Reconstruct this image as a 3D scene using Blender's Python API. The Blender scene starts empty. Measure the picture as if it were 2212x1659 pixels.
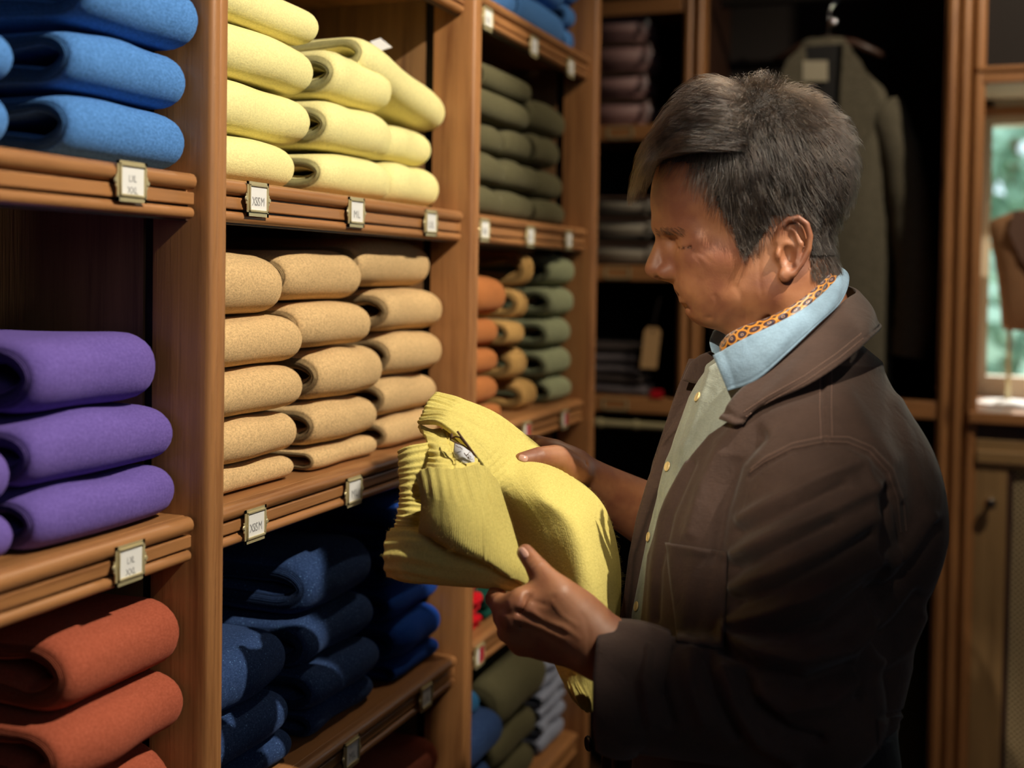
import bpy, bmesh, math, random
import numpy as np
from mathutils import Vector, Matrix
random.seed(7); np.random.seed(7)
C = bpy.context.scene.collection
PI = math.pi

# ------------------------------------------------------------------ camera
FPX, IW, IH = 2600.0, 2212.0, 1659.0
THETA, PITCH, ROLL = math.radians(20.8), math.radians(1.55), math.radians(0.9)
SY = -162.7
CAM = np.array([0.78, 0.0, 1.55])
F0 = np.array([-math.sin(THETA), math.cos(THETA), 0]); R0 = np.array([math.cos(THETA), math.sin(THETA), 0]); U0 = np.array([0, 0, 1.0])
FC = math.cos(PITCH)*F0 - math.sin(PITCH)*U0
UA = math.cos(PITCH)*U0 + math.sin(PITCH)*F0
RC = math.cos(ROLL)*R0 + math.sin(ROLL)*UA
UC = -math.sin(ROLL)*R0 + math.cos(ROLL)*UA
cd = bpy.data.cameras.new('camera'); cam = bpy.data.objects.new('camera', cd); C.objects.link(cam)
cd.sensor_width = 36; cd.sensor_fit = 'HORIZONTAL'; cd.lens = 36*FPX/IW
cd.shift_y = SY/IW
m = Matrix(((RC[0], UC[0], -FC[0], CAM[0]), (RC[1], UC[1], -FC[1], CAM[1]), (RC[2], UC[2], -FC[2], CAM[2]), (0, 0, 0, 1)))
cam.matrix_world = m
cd.clip_start = 0.05; cd.clip_end = 200
cd.dof.use_dof = True; cd.dof.focus_distance = 1.42; cd.dof.aperture_fstop = cd.lens/1000/0.0165; cd.dof.aperture_blades = 0
bpy.context.scene.camera = cam
vs = bpy.context.scene.view_settings
bpy.context.scene.display_settings.display_device = 'sRGB'
vs.view_transform = 'Standard'; vs.look = 'None'; vs.gamma = 1; vs.use_curve_mapping = False; vs.exposure = -0.14

def ray(px, py):
    return RC*((px-IW/2)/FPX) - UC*((py-IH/2-SY)/FPX) + FC
def at(px, py, Z):            # point at depth Z (metres along the view axis)
    return CAM + ray(px, py)*Z
def onx(px, py, X):
    d = ray(px, py); return CAM + d*((X-CAM[0])/d[0])
def ony(px, py, Y):
    d = ray(px, py); return CAM + d*((Y-CAM[1])/d[1])
def proj(P):
    D = P-CAM; z = D@FC
    return IW/2+FPX*(D@RC)/z, IH/2+SY-FPX*(D@UC)/z, z

# ------------------------------------------------------------------ world and lights
def lin(h):
    h = h.lstrip('#'); c = [int(h[i:i+2], 16)/255 for i in (0, 2, 4)]
    return tuple(x/12.92 if x <= .04045 else ((x+.055)/1.055)**2.4 for x in c)
w = bpy.data.worlds.new('world'); bpy.context.scene.world = w; w.use_nodes = True
bg = w.node_tree.nodes['Background']; bg.inputs['Color'].default_value = (.72, .92, 1.0, 1); bg.inputs['Strength'].default_value = 2.2

def spot(name, loc, tgt, power, ang, blend, rad, col):
    l = bpy.data.lights.new(name, 'SPOT'); o = bpy.data.objects.new(name, l); C.objects.link(o)
    l.energy = power; l.spot_size = math.radians(ang); l.spot_blend = blend; l.shadow_soft_size = rad; l.color = col
    o.location = loc; o.rotation_euler = (Vector(tgt)-Vector(loc)).to_track_quat('-Z', 'Y').to_euler(); return o
def area(name, loc, tgt, power, sx, sy, col):
    l = bpy.data.lights.new(name, 'AREA'); l.shape = 'RECTANGLE'; l.size = sx; l.size_y = sy; l.energy = power; l.color = col
    o = bpy.data.objects.new(name, l); C.objects.link(o); o.location = loc
    o.rotation_euler = (Vector(tgt)-Vector(loc)).to_track_quat('-Z', 'Y').to_euler(); return o
spot('ceiling_spot_front', (1.45, 1.03, 2.78), (-0.02, 1.24, 1.86), 235, 56.5, .34, .014, (1, .91, .75))
spot('rim_fill_spot', (0.50, 2.45, 2.80), (0.36, 1.52, 1.40), 26, 46, .6, .02, (1, .84, .62))  # added fill, placed for a rim of light on nose and forearm
spot('ceiling_spot_side', (1.15, 1.75, 2.80), (-0.05, 2.4, 1.5), 50, 48, .6, .02, (1, .86, .66))
spot('ceiling_spot_rear', (1.5, 2.3, 2.80), (0.55, 3.3, 1.35), 85, 84, .7, .03, (1, .86, .66))
area('cool_fill_area', (2.5, -0.9, 2.35), (0.5, 1.5, 1.2), 5.2, 1.2, 1.2, (.66, .80, 1))  # added bluish fill that models the jacket folds; no window is built here
sl = bpy.data.lights.new('sun', 'SUN'); so = bpy.data.objects.new('sun', sl); C.objects.link(so); sl.energy = 8; sl.angle = .01; sl.color = (1, .95, .88)
so.location = (4, 9, 8); so.rotation_euler = Vector((-.30, -.62, -.72)).to_track_quat('-Z', 'Y').to_euler()
spot('forearm_fill_spot', (0.45, -0.90, 2.75), (0.55, 1.50, 1.31), 300, 11, .9, .015, (1, .86, .66))  # added narrow fill, aimed past the chin to brighten the right forearm

# ------------------------------------------------------------------ mesh helpers
ORG = {}
def tag(o, label=None, cat=None, group=None, kind=None):
    if label: o['label'] = label
    if cat: o['category'] = cat
    if group: o['group'] = group
    if kind: o['kind'] = kind
    return o
def empty(name, loc, *a, **k):
    o = bpy.data.objects.new(name, None); C.objects.link(o); o.location = tuple(loc); o.empty_display_size = .05
    ORG[o] = np.array(loc, float); return tag(o, *a, **k)
def obj(name, V, F, mat, parent=None, origin=None, smooth=False, uv=None, attrs=None, matidx=None):
    V = np.asarray(V, float).reshape(-1, 3)
    if origin is None:
        lo, hi = V.min(0), V.max(0); origin = np.array([(lo[0]+hi[0])/2, (lo[1]+hi[1])/2, lo[2]])
    origin = np.asarray(origin, float)
    me = bpy.data.meshes.new(name)
    if isinstance(F, np.ndarray): F = F.tolist()
    me.from_pydata((V-origin).tolist(), [], F)
    for mm in (mat if isinstance(mat, (list, tuple)) else [mat]): me.materials.append(mm)
    if smooth: me.polygons.foreach_set('use_smooth', [True]*len(me.polygons))
    if matidx is not None: me.polygons.foreach_set('material_index', list(matidx))
    if uv is not None:
        uv = np.asarray(uv, float); l = me.uv_layers.new(name='UVMap')
        idx = np.empty(len(me.loops), int); me.loops.foreach_get('vertex_index', idx)
        l.data.foreach_set('uv', uv[idx].ravel())
    for k, a in (attrs or {}).items():
        at_ = me.attributes.new(k, 'FLOAT', 'POINT'); at_.data.foreach_set('value', np.asarray(a, float).ravel())
    me.update()
    o = bpy.data.objects.new(name, me); C.objects.link(o)
    if parent is not None:
        o.parent = parent; o.location = tuple(origin-ORG[parent])
    else: o.location = tuple(origin)
    ORG[o] = origin
    return o
class MB:
    def __init__(s): s.v, s.f, s.m = [], [], []
    def add(s, V, F, mi=0):
        b = len(s.v); s.v += [tuple(map(float, p)) for p in V]; s.f += [tuple(int(i)+b for i in f) for f in F]; s.m += [mi]*len(F); return s
    def box(s, x0, x1, y0, y1, z0, z1, b=0, mi=0):
        if b <= 0:
            V = [(x, y, z) for x in (x0, x1) for y in (y0, y1) for z in (z0, z1)]
            F = [(0, 1, 3, 2), (4, 6, 7, 5), (0, 4, 5, 1), (2, 3, 7, 6), (0, 2, 6, 4), (1, 5, 7, 3)]
            return s.add(V, F, mi)
        bm = bmesh.new(); bmesh.ops.create_cube(bm, size=1)
        for v in bm.verts: v.co = Vector(((x0+x1)/2+v.co.x*(x1-x0), (y0+y1)/2+v.co.y*(y1-y0), (z0+z1)/2+v.co.z*(z1-z0)))
        bmesh.ops.bevel(bm, geom=bm.edges[:], offset=b, segments=2, affect='EDGES', profile=.5)
        bm.verts.index_update(); V = [v.co[:] for v in bm.verts]; F = [[v.index for v in f.verts] for f in bm.faces]; bm.free()
        return s.add(V, F, mi)
    def prism(s, prof, axis, a0, a1, mi=0):   # prof: 2-D closed outline of the two other axes
        n = len(prof); V = []
        for a in (a0, a1):
            for p in prof:
                q = list(p); q.insert(axis, a); V.append(q)
        F = [(i, (i+1) % n, n+(i+1) % n, n+i) for i in range(n)] + [tuple(range(n))[::-1], tuple(range(n, 2*n))]
        return s.add(V, F, mi)
    def tube(s, pts, r, n=10, mi=0, cap=True):
        pts = [np.array(p, float) for p in pts]; k = len(pts)
        rr = r if hasattr(r, '__len__') else [r]*k
        V = []; T0 = None
        for i, p in enumerate(pts):
            t = pts[min(i+1, k-1)]-pts[max(i-1, 0)]; t = t/(np.linalg.norm(t)+1e-12)
            if T0 is None:
                a = np.array([0, 0, 1.]) if abs(t[2]) < .9 else np.array([1., 0, 0])
                nrm = np.cross(t, a); nrm /= np.linalg.norm(nrm)
            else:
                nrm = nrm-t*(nrm@t); nrm /= np.linalg.norm(nrm)
            T0 = t; bn = np.cross(t, nrm)
            for j in range(n):
                th = 2*PI*j/n; V.append(p+rr[i]*(math.cos(th)*nrm+math.sin(th)*bn))
        F = [(i*n+j, i*n+(j+1) % n, (i+1)*n+(j+1) % n, (i+1)*n+j) for i in range(k-1) for j in range(n)]
        if cap: F += [tuple(range(n))[::-1], tuple(range((k-1)*n, k*n))]
        return s.add(V, F, mi)
    def lathe(s, prof, c, n=20, mi=0, ax=None):    # prof (r, t) along axis
        c = np.array(c, float); ax = np.array([0, 0, 1.]) if ax is None else np.array(ax, float)/np.linalg.norm(ax)
        a = np.array([1., 0, 0]) if abs(ax[0]) < .9 else np.array([0, 1., 0]); e1 = np.cross(ax, a); e1 /= np.linalg.norm(e1); e2 = np.cross(ax, e1)
        V = [c+ax*t+r*(math.cos(2*PI*j/n)*e1+math.sin(2*PI*j/n)*e2) for r, t in prof for j in range(n)]; k = len(prof)
        F = [(i*n+j, i*n+(j+1) % n, (i+1)*n+(j+1) % n, (i+1)*n+j) for i in range(k-1) for j in range(n)]
        F += [tuple(range(n))[::-1], tuple(range((k-1)*n, k*n))]
        return s.add(V, F, mi)
    def obj(s, name, mat, parent=None, smooth=False, origin=None):
        mi = s.m if isinstance(mat, (list, tuple)) and len(mat) > 1 else None
        return obj(name, s.v, s.f, mat, parent, origin=origin, smooth=smooth, matidx=mi)
def autosmooth(o, ang=35):
    me = o.data; me.polygons.foreach_set('use_smooth', [True]*len(me.polygons))
    me.set_sharp_from_angle(angle=math.radians(ang)); return o

# ------------------------------------------------------------------ materials
def mat(name, col=(.5, .5, .5), rough=.6, metal=0, **kw):
    m = bpy.data.materials.new(name); m.use_nodes = True; b = m.node_tree.nodes['Principled BSDF']
    b.inputs['Base Color'].default_value = (*col, 1); b.inputs['Roughness'].default_value = rough; b.inputs['Metallic'].default_value = metal
    for k, v in kw.items(): b.inputs[k.replace('_', ' ')].default_value = v
    return m, m.node_tree, b
def N(nt, t, **kw):
    n = nt.nodes.new(t)
    for k, v in kw.items():
        if k in n.inputs.keys(): n.inputs[k].default_value = v
        else:
            try: setattr(n, k, v)
            except Exception: n.inputs[k.replace('_', ' ')].default_value = v
    return n
def ramp(nt, fac, stops):
    r = N(nt, 'ShaderNodeValToRGB'); e = r.color_ramp.elements
    while len(e) < len(stops): e.new(.5)
    for el, (p, c) in zip(e, stops): el.position = p; el.color = (*c, 1)
    nt.links.new(fac, r.inputs[0]); return r.outputs[0]
def coords(nt, scale=(1, 1, 1), src='Object', rnd=0):
    tc = N(nt, 'ShaderNodeTexCoord'); mp = N(nt, 'ShaderNodeMapping'); nt.links.new(tc.outputs[src], mp.inputs[0]); mp.inputs['Scale'].default_value = scale
    if rnd:
        oi = N(nt, 'ShaderNodeObjectInfo'); mu = N(nt, 'ShaderNodeMath', operation='MULTIPLY'); mu.inputs[1].default_value = rnd
        nt.links.new(oi.outputs['Random'], mu.inputs[0]); nt.links.new(mu.outputs[0], mp.inputs['Location'])
    return mp.outputs[0]
def bump(nt, b, h, strength, dist=.001, prev=None):
    n = N(nt, 'ShaderNodeBump'); n.inputs['Strength'].default_value = strength; n.inputs['Distance'].default_value = dist
    nt.links.new(h, n.inputs['Height'])
    if prev is not None: nt.links.new(prev, n.inputs['Normal'])
    nt.links.new(n.outputs[0], b.inputs['Normal']); return n.outputs[0]
def wood(name, base, dark, axis, rough=.42):
    m, nt, b = mat(name, base, rough)
    sc = [14, 14, 14]; sc[axis] = .9
    v = coords(nt, sc, rnd=7)
    n1 = N(nt, 'ShaderNodeTexNoise', Scale=2.2, Detail=6, Roughness=.62, Distortion=.6); nt.links.new(v, n1.inputs[0])
    sc2 = [90, 90, 90]; sc2[axis] = 2.2
    n2 = N(nt, 'ShaderNodeTexNoise', Scale=4, Detail=3); nt.links.new(coords(nt, sc2, rnd=3), n2.inputs[0])
    mix = N(nt, 'ShaderNodeMath', operation='MULTIPLY_ADD'); mix.inputs[1].default_value = .3; nt.links.new(n2.outputs[0], mix.inputs[0]); nt.links.new(n1.outputs[0], mix.inputs[2])
    c = ramp(nt, mix.outputs[0], [(.42, dark), (.62, base), (.85, tuple(min(1, x*1.25) for x in base))])
    # knots
    sk = [9, 9, 9]; sk[axis] = 2.6
    vo = N(nt, 'ShaderNodeTexVoronoi', Scale=.9); nt.links.new(coords(nt, sk, rnd=11), vo.inputs[0])
    kn = ramp(nt, vo.outputs['Distance'], [(.03, (1, 1, 1)), (.11, (0, 0, 0))])
    mx = N(nt, 'ShaderNodeMix', data_type='RGBA'); nt.links.new(kn, mx.inputs[0]); nt.links.new(c, mx.inputs[6]); mx.inputs[7].default_value = (*[x*.5 for x in dark], 1)
    nt.links.new(mx.outputs[2], b.inputs['Base Color'])
    bump(nt, b, mix.outputs[0], .25, .002)
    b.inputs['Coat Weight'].default_value = .15; b.inputs['Coat Roughness'].default_value = .3
    return m
PINE, PINED = lin('#98683e'), lin('#704424')
WOODX = wood('pine_grain_x', PINE, PINED, 0); WOODY = wood('pine_grain_y', PINE, PINED, 1); WOODZ = wood('pine_grain_z', PINE, PINED, 2)
PANEL = wood('panel_brown', lin('#84603c'), lin('#66452a'), 2, .6)
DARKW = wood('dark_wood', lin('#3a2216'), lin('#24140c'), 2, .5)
BRASS = mat('aged_brass', lin('#cbbd92'), .38, .55)[0]
DARKMETAL = mat('dark_metal', lin('#1c1815'), .5, .4)[0]
PAPER = mat('white_card', lin('#dcdad6'), .7)[0]
INK = mat('grey_ink', lin('#8d8c8c'), .7)[0]
def wool(name, col, fleck=None, heather=.16, rough=.95, fs=1.0):
    m, nt, b = mat(name, col, rough)
    n1 = N(nt, 'ShaderNodeTexNoise', Scale=430*fs, Detail=3, Roughness=.75); nt.links.new(coords(nt, (1, .6, 1), rnd=5), n1.inputs[0])
    n3 = N(nt, 'ShaderNodeTexNoise', Scale=24, Detail=3); nt.links.new(coords(nt, rnd=5), n3.inputs[0])
    lo = tuple(x*(1-1.6*heather) for x in col); hi = tuple(min(1, x*(1+1.5*heather)+.01) for x in col)
    c = ramp(nt, n1.outputs[0], [(.36, lo), (.5, col), (.66, hi)])
    if fleck:
        n4 = N(nt, 'ShaderNodeTexNoise', Scale=420, Detail=1); nt.links.new(coords(nt, rnd=5), n4.inputs[0])
        k = ramp(nt, n4.outputs[0], [(.68, (0, 0, 0)), (.74, (1, 1, 1))])
        mx = N(nt, 'ShaderNodeMix', data_type='RGBA'); nt.links.new(k, mx.inputs[0]); nt.links.new(c, mx.inputs[6]); mx.inputs[7].default_value = (*fleck, 1); c = mx.outputs[2]
    nt.links.new(c, b.inputs['Base Color'])
    # knitted stitch bump: fine columns along the width, plus fluffy noise; ribs on the cut ends
    p = bump(nt, b, n1.outputs[0], .42, .0018)
    a = N(nt, 'ShaderNodeAttribute', attribute_name='rib')
    uvv = N(nt, 'ShaderNodeUVMap'); wv = N(nt, 'ShaderNodeTexWave', Scale=1.0, Distortion=.6); wv.bands_direction = 'X'
    nt.links.new(uvv.outputs[0], wv.inputs[0]); mu = N(nt, 'ShaderNodeMath', operation='MULTIPLY'); nt.links.new(wv.outputs['Fac'], mu.inputs[0]); nt.links.new(a.outputs['Fac'], mu.inputs[1])
    p = bump(nt, b, mu.outputs[0], .9, .0028, p)
    bump(nt, b, n3.outputs[0], .16, .006, p)
    b.inputs['Sheen Weight'].default_value = .35; b.inputs['Sheen Roughness'].default_value = .5; b.inputs['Sheen Tint'].default_value = (*[min(1, x*1.3+.05) for x in col], 1)
    b.inputs['Specular IOR Level'].default_value = .1
    return m
WOOL = dict(blue=wool('wool_mid_blue', lin('#4c7cb9')), yellow=wool('wool_pale_yellow', lin('#e8dc9a'), heather=.06), tan=wool('wool_oatmeal', lin('#cba979'), heather=.14),
            navy=wool('wool_navy', lin('#283c63'), lin('#5f86b8')), royal=wool('wool_royal_blue', lin('#16439a')), purple=wool('wool_purple', lin('#68559e'), heather=.1),
            rust=wool('wool_rust', lin('#a0513a'), heather=.1), olive=wool('wool_olive', lin('#57523a'), heather=.1), orange=wool('wool_orange', lin('#aa693a'), heather=.06),
            camel=wool('wool_camel', lin('#a8824c'), heather=.08), green=wool('wool_sage_green', lin('#8c9070'), heather=.08), red=wool('wool_red', lin('#c0101e'), heather=.05),
            teal=wool('wool_teal_blue', lin('#24557c')), grey=wool('wool_blue_grey', lin('#8d93a6')), terracotta=wool('wool_terracotta', lin('#9c5440')), emerald=wool('wool_emerald', lin('#0a3f34')))
# ------------------------------------------------------------------ room shell
PLASTER = mat('warm_plaster', lin('#b8a890'), .9)[0]
CEILM = mat('ceiling_paint', lin('#8a7f70'), .9)[0]
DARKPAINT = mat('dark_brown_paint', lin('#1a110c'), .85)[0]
XL, XR, YF, YB, ZC = -.46, 3.0, -2.4, 3.74, 2.95
FLOORM = wood('floor_boards', lin('#6a4a30'), lin('#4a301c'), 1, .5)
fl = empty('floor', (1.2, .6, -.02), kind='structure')
for i in range(18):
    x0 = XL+i*(XR-XL)/18; MB().box(x0+.0015, x0+(XR-XL)/18-.0015, YF, YB, -.02, 0, .0).obj('floor_board', FLOORM, fl)
def S(name, mb, m): return tag(mb.obj(name, m), kind='structure')
S('ceiling', MB().box(XL, XR, YF, YB, ZC, ZC+.05), CEILM)
S('wall_left', MB().box(XL-.1, XL, YF, YB, 0, ZC), DARKPAINT)
S('wall_right', MB().box(XR, XR+.1, YF, YB, 0, ZC), PLASTER)
S('wall_front', MB().box(XL, XR, YF-.1, YF, 0, ZC), PLASTER)
S('baseboard_right', MB().box(XR-.02, XR, YF, YB, 0, .14, .004), WOODY)

# ------------------------------------------------------------------ shelving unit (plane x = 0, running along y)
SH = empty('shelving_unit', (-.2, 1.2, 0), 'long pine shelving unit with fluted posts along the left wall', 'shelving')
XP = .018                                   # post front
POSTY = [(.372, .407), (1.091, 1.126), (1.816, 1.851), (2.495, 2.53)]
SHELFZ = [.19, .555, .922, 1.285, 1.655, 2.025, 2.395]
def flute(y0, y1):                          # post section in (x, y): two beads with a groove in front, plain sides
    P = [(-.055, y0), (XP-.014, y0), (XP-.006, y0+.002)]
    n = 8; c1 = y0+.011; 
    for k in range(n+1):
        a = PI*(1-k/n); P.append((XP-.006+.007*math.sin(a), c1+.009*math.cos(a)))
    P += [(XP-.009, c1+.0105), (XP-.009, c1+.012)]
    c2 = y1-.0115
    for k in range(n+1):
        a = PI*(1-k/n); P.append((XP-.005+.006*math.sin(a), c2+.0105*math.cos(a)))
    P += [(XP-.012, y1), (-.055, y1)]
    return P
for y0, y1 in POSTY:
    o = MB().prism(flute(y0, y1), 2, 0, 2.6).obj('post', WOODZ, SH); autosmooth(o, 40)
    k = MB().box(-.074, -.055, y0+.012, y1-.012, 0.02, 2.6).obj('shelf_standard', DARKMETAL, SH)
    MB().box(-.42, -.074, y0+.008, y1-.008, 0, 2.6).obj('partition', PANEL, SH)
MB().box(-.44, -.42, .372, 2.53, 0, 2.6).obj('back_panel', PANEL, SH)
MB().box(-.44, XP+.02, .34, 2.55, 2.6, 2.66, .006).obj('cornice', WOODY, SH)
MB().box(-.42, -.02, .372, 2.53, 0, .1).obj('plinth', WOODY, SH)
def strip(mb, x0, x1, y0, y1, z0, z1, r):   # nosing with a rounded front and rounded ends
    n = 6; prof = [(x0, z0)]
    for k in range(n+1):
        a = -PI/2+PI*k/n; prof.append((x1-r+r*math.cos(a), (z0+z1)/2+(z1-z0)/2*math.sin(a)))
    prof.append((x0, z1)); mb.prism(prof, 1, y0, y1)
def holder(px, py, X, text, parent, red=False, sc=1.0):
    c = onx(px, py, X); y, z = c[1], c[2]; w, h = .0225*sc, .0200*sc
    m = MB()
    m.box(X, X+.0012, y-w, y+w, z-h, z-h+.0045); m.box(X, X+.0012, y-w, y+w, z+h-.0035, z+h)
    m.box(X, X+.0012, y-w, y-w+.0035, z-h, z+h); m.box(X, X+.0012, y+w-.0035, y+w, z-h, z+h)
    # raised inner frame
    a, b_ = w-.0028, h-.003
    for q in ((-a, -a+.0022, -b_+.002, b_), (a-.0022, a, -b_+.002, b_)): m.box(X, X+.0032, y+q[0], y+q[1], z+q[2], z+q[3], .0004)
    for q in ((-a, a, -b_+.002, -b_+.0045), (-a, a, b_-.0022, b_)): m.box(X, X+.0032, y+q[0], y+q[1], z+q[2], z+q[3], .0004)
    for s in (-1, 1):
        m.lathe([(.0026, 0), (.0032, .0008), (.0024, .002)], (X, y+s*(w+.0012), z), 10, ax=(1, 0, 0))
        m.box(X, X+.001, y+s*w-.002, y+s*w+.002, z-.006, z+.006)
    autosmooth(m.obj('label_holder', BRASS, parent))
    p = MB(); p.box(X+.0004, X+.0013, y-a+.0015, y+a-.0015, z-b_+.003, z+b_-.0015)
    if red: p.box(X+.0013, X+.0016, y-.001, y+a-.0015, z-b_+.003, z+b_-.004, mi=1)
    if text:
        lines = text.split('\n')
        for li, tx in enumerate(lines):
            cu = bpy.data.curves.new('t', 'FONT'); cu.body = tx; cu.size = .0125 if len(lines) == 1 else .0085; cu.align_x = 'CENTER'; cu.align_y = 'CENTER'; cu.resolution_u = 2; cu.space_character = .8
            to = bpy.data.objects.new('t', cu); C.objects.link(to); dg = bpy.context.evaluated_depsgraph_get(); me = to.evaluated_get(dg).to_mesh()
            k = .85 if len(tx) > 3 else 1.1
            V = [(X+.0016, y+v.co.x*k, z-.003+v.co.y*1.15-(li-(len(lines)-1)/2)*.0115) for v in me.vertices]; F = [list(f.vertices) for f in me.polygons]
            p.add(V, F, 2); bpy.data.objects.remove(to)
    p.obj('paper_label', [PAPER, REDCARD, INK], parent)
REDCARD = mat('red_card', lin('#b01834'), .6)[0]
bays = [(.407, 1.091), (1.126, 1.816), (1.851, 2.495)]
LAB = {(0, 4): [(284, 393, 'L XL\nXXL')], (0, 3): [(280, 1216, 'L XL\nXXL')], (1, 4): [(556, 431, 'XS/S M'), (769, 459, 'M L'), (930, 482, 'L XL')],
       (1, 3): [(551, 1133, 'XS/S M'), (764, 1061, 'M L')], (1, 2): [(920, 1505, 'L XL'), (759, 1627, 'M L')], (2, 5): [(1053, 41, 'XS/S'), (1153, 101, 'M L'), (1232, 147, 'XL')],
       (2, 4): [(1046, 497, 'XS/S'), (1145, 511, 'M L'), (1228, 519, 'XL')], (2, 3): [(1137, 933, ''), (1219, 906, '')], (2, 2): [(1035, 1416, '')]}
for bi, (y0, y1) in enumerate(bays):
    for si, zt in enumerate(SHELFZ):
        s = MB().box(-.415, -.010, y0+.001, y1-.001, zt-.022, zt, .001).obj('shelf', WOODY, SH)
        s.location = s.location
        m = MB(); strip(m, -.012, .004, y0+.004, y1-.004, zt-.018, zt-.0004, .008); autosmooth(m.obj('nosing', WOODY, s))
        m = MB().box(-.012, -.001, y0+.001, y1-.001, zt-.034, zt-.0205, .0015).obj('edge_strip', WOODY, s)
        m = MB(); strip(m, -.012, .001, y0+.004, y1-.004, zt-.049, zt-.0365, .006); autosmooth(m.obj('lower_bead', WOODY, s))
        MB().box(-.02, -.010, y0, y1, zt-.051, zt-.0225).obj('backing_strip', DARKW, s)
        for (px, py, tx) in LAB.get((bi, si), []):
            holder(px, py, .004, tx, s, red=(bi == 2 and si in (2, 3)))

# ------------------------------------------------------------------ folded jumpers
def jumper(name, y0, y1, z0, z1, xf, color, L=.30, th=None, tilt=0, hollow=1.0, seed=0, curl=0, drop=.0):
    rs = np.random.RandomState(seed); w = y1-y0; h = z1-z0
    N_, M_, K_ = 34, 18, 7
    nose = h*.62
    th = (th or .30)*h
    s = np.linspace(0, 1, N_); O = np.zeros((N_, 2)); I = np.zeros((N_, 2))
    arc0, arc1 = .30, .70
    for i, t in enumerate(s):
        if t < arc0:
            u = t/arc0; u = 1-(1-u)**1.4
            x = -L+(L-nose)*u; O[i] = (x, h)
            g = .0015+max(0, (u-.55)/.45)**2*hollow*(h/2-th-.0015)
            I[i] = (min(x, -nose-.15*h), h/2+g)
        elif t > arc1:
            u = (1-t)/(1-arc1); u = 1-(1-u)**1.4
            x = -L+(L-nose)*u; O[i] = (x, 0)
            g = .0015+max(0, (u-.55)/.45)**2*hollow*(h/2-th-.0015)
            I[i] = (min(x, -nose-.15*h), h/2-g*.9)
        else:
            a = PI/2-PI*(t-arc0)/(arc1-arc0); ca, sa = math.cos(a), math.sin(a)
            e = .86
            O[i] = (-nose+nose*abs(ca)**e, h/2+h/2*math.copysign(abs(sa)**e, sa))
            hh = hollow*(h/2-th)+(1-hollow)*.0015
            I[i] = (-nose-.15*h*abs(sa)+(nose-th*1.05)*abs(ca)**e, h/2+hh*sa*(.95 if sa > 0 else .9))
    mid = (O+I)/2
    n1, n2 = rs.uniform(-1, 1, 6), rs.uniform(0, 6.28, 6)
    def warp(P, yy):       # P (n,2) in x,z ; soft sag
        u = yy/w; x = P[:, 0]; z = P[:, 1]
        e = np.minimum(u, 1-u); sag = .10*h*np.exp(-e*9)
        z2 = z*(1-sag/h*(z > h*.5)) + .0022*np.sin(u*5+n2[0]+x*18)*n1[0]*(z/h) + .0016*np.sin(u*11+n2[1]+z*40)*n1[1]*(z/h)
        x2 = x+.006*n1[2]*np.sin(u*PI)+.0035*np.sin(u*9+n2[3])*n1[3]-.05*h*np.exp(-e*10)
        return x2, z2
    ys = [0, .003, .008, .016]; inner = list(np.linspace(.03, w-.03, M_-8)); ys = ys+inner+[w-.016, w-.008, w-.003, w]
    infl = [.45, .25, .09, .02]+[0]*len(inner)+[.02, .09, .25, .45]
    V = []; UV = []; rib = []
    for yy, g in zip(ys, infl):
        for P, sg in ((O, 1), (I, -1)):
            Q = P+(mid-P)*g*(1 if sg > 0 else 1)
            x2, z2 = warp(Q, yy)
            PP = np.stack([x2, np.full(N_, yy), z2], 1)
            if sg < 0: PP = PP[::-1]
            V.append(PP); UV.append(np.stack([np.full(N_, yy*60), np.arange(N_)*.3], 1)); rib.append(np.full(N_, 0.03))
    R = 2*N_; S_ = len(ys); F = []
    for j in range(S_-1):
        for i in range(R):
            a = j*R+i; b = j*R+(i+1) % R; F.append((a, a+R if False else (j+1)*R+i, (j+1)*R+(i+1) % R, b))
    V = np.concatenate(V); UV = np.concatenate(UV); rib = np.concatenate(rib)
    for end, j in ((0, 0), (1, S_-1)):      # ribbed cut end: bulged quads between outer and inner line
        base = len(V); rowO = V[j*R:j*R+N_]; rowI = V[j*R+N_:j*R+2*N_][::-1]
        add = []; au = []
        for k in range(1, K_-1):
            f = k/(K_-1); P = rowO*(1-f)+rowI*f
            P = P.copy(); P[:, 1] += (-1 if end == 0 else 1)*(.004*math.sin(PI*f)-.0022*(k % 2))
            add.append(P); au.append(np.stack([np.full(N_, f*4.0), np.arange(N_)*.3], 1))
        V = np.concatenate([V]+add); UV = np.concatenate([UV]+au); rib = np.concatenate([rib, np.ones(N_*(K_-2))])
        def ix(k, i):
            if k == 0: return j*R+i
            if k == K_-1: return j*R+2*N_-1-i
            return base+(k-1)*N_+i
        for k in range(K_-1):
            for i in range(N_-1):
                q = (ix(k, i), ix(k, i+1), ix(k+1, i+1), ix(k+1, i)); F.append(q if end == 0 else q[::-1])
    # place: x = xf + local, tilt about x axis, slight taper
    V[:, 1] -= w/2
    if tilt:
        c, s_ = math.cos(tilt), math.sin(tilt); y_, z_ = V[:, 1].copy(), V[:, 2]-h/2; V[:, 1] = y_*c-z_*s_; V[:, 2] = y_*s_+z_*c+h/2
    V += np.array([xf, (y0+y1)/2, z0])
    o = obj(name, V, F, WOOL[color], None, origin=(xf-L/2, (y0+y1)/2, V[:, 2].min()), smooth=True, uv=UV, attrs={'rib': rib})
    return o
ORD = ['top', 'second', 'third', 'fourth', 'fifth', 'sixth']
ord_ = lambda i, n: 'bottom' if i == n-1 and n > 1 else ORD[i]
JN = [0]
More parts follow.
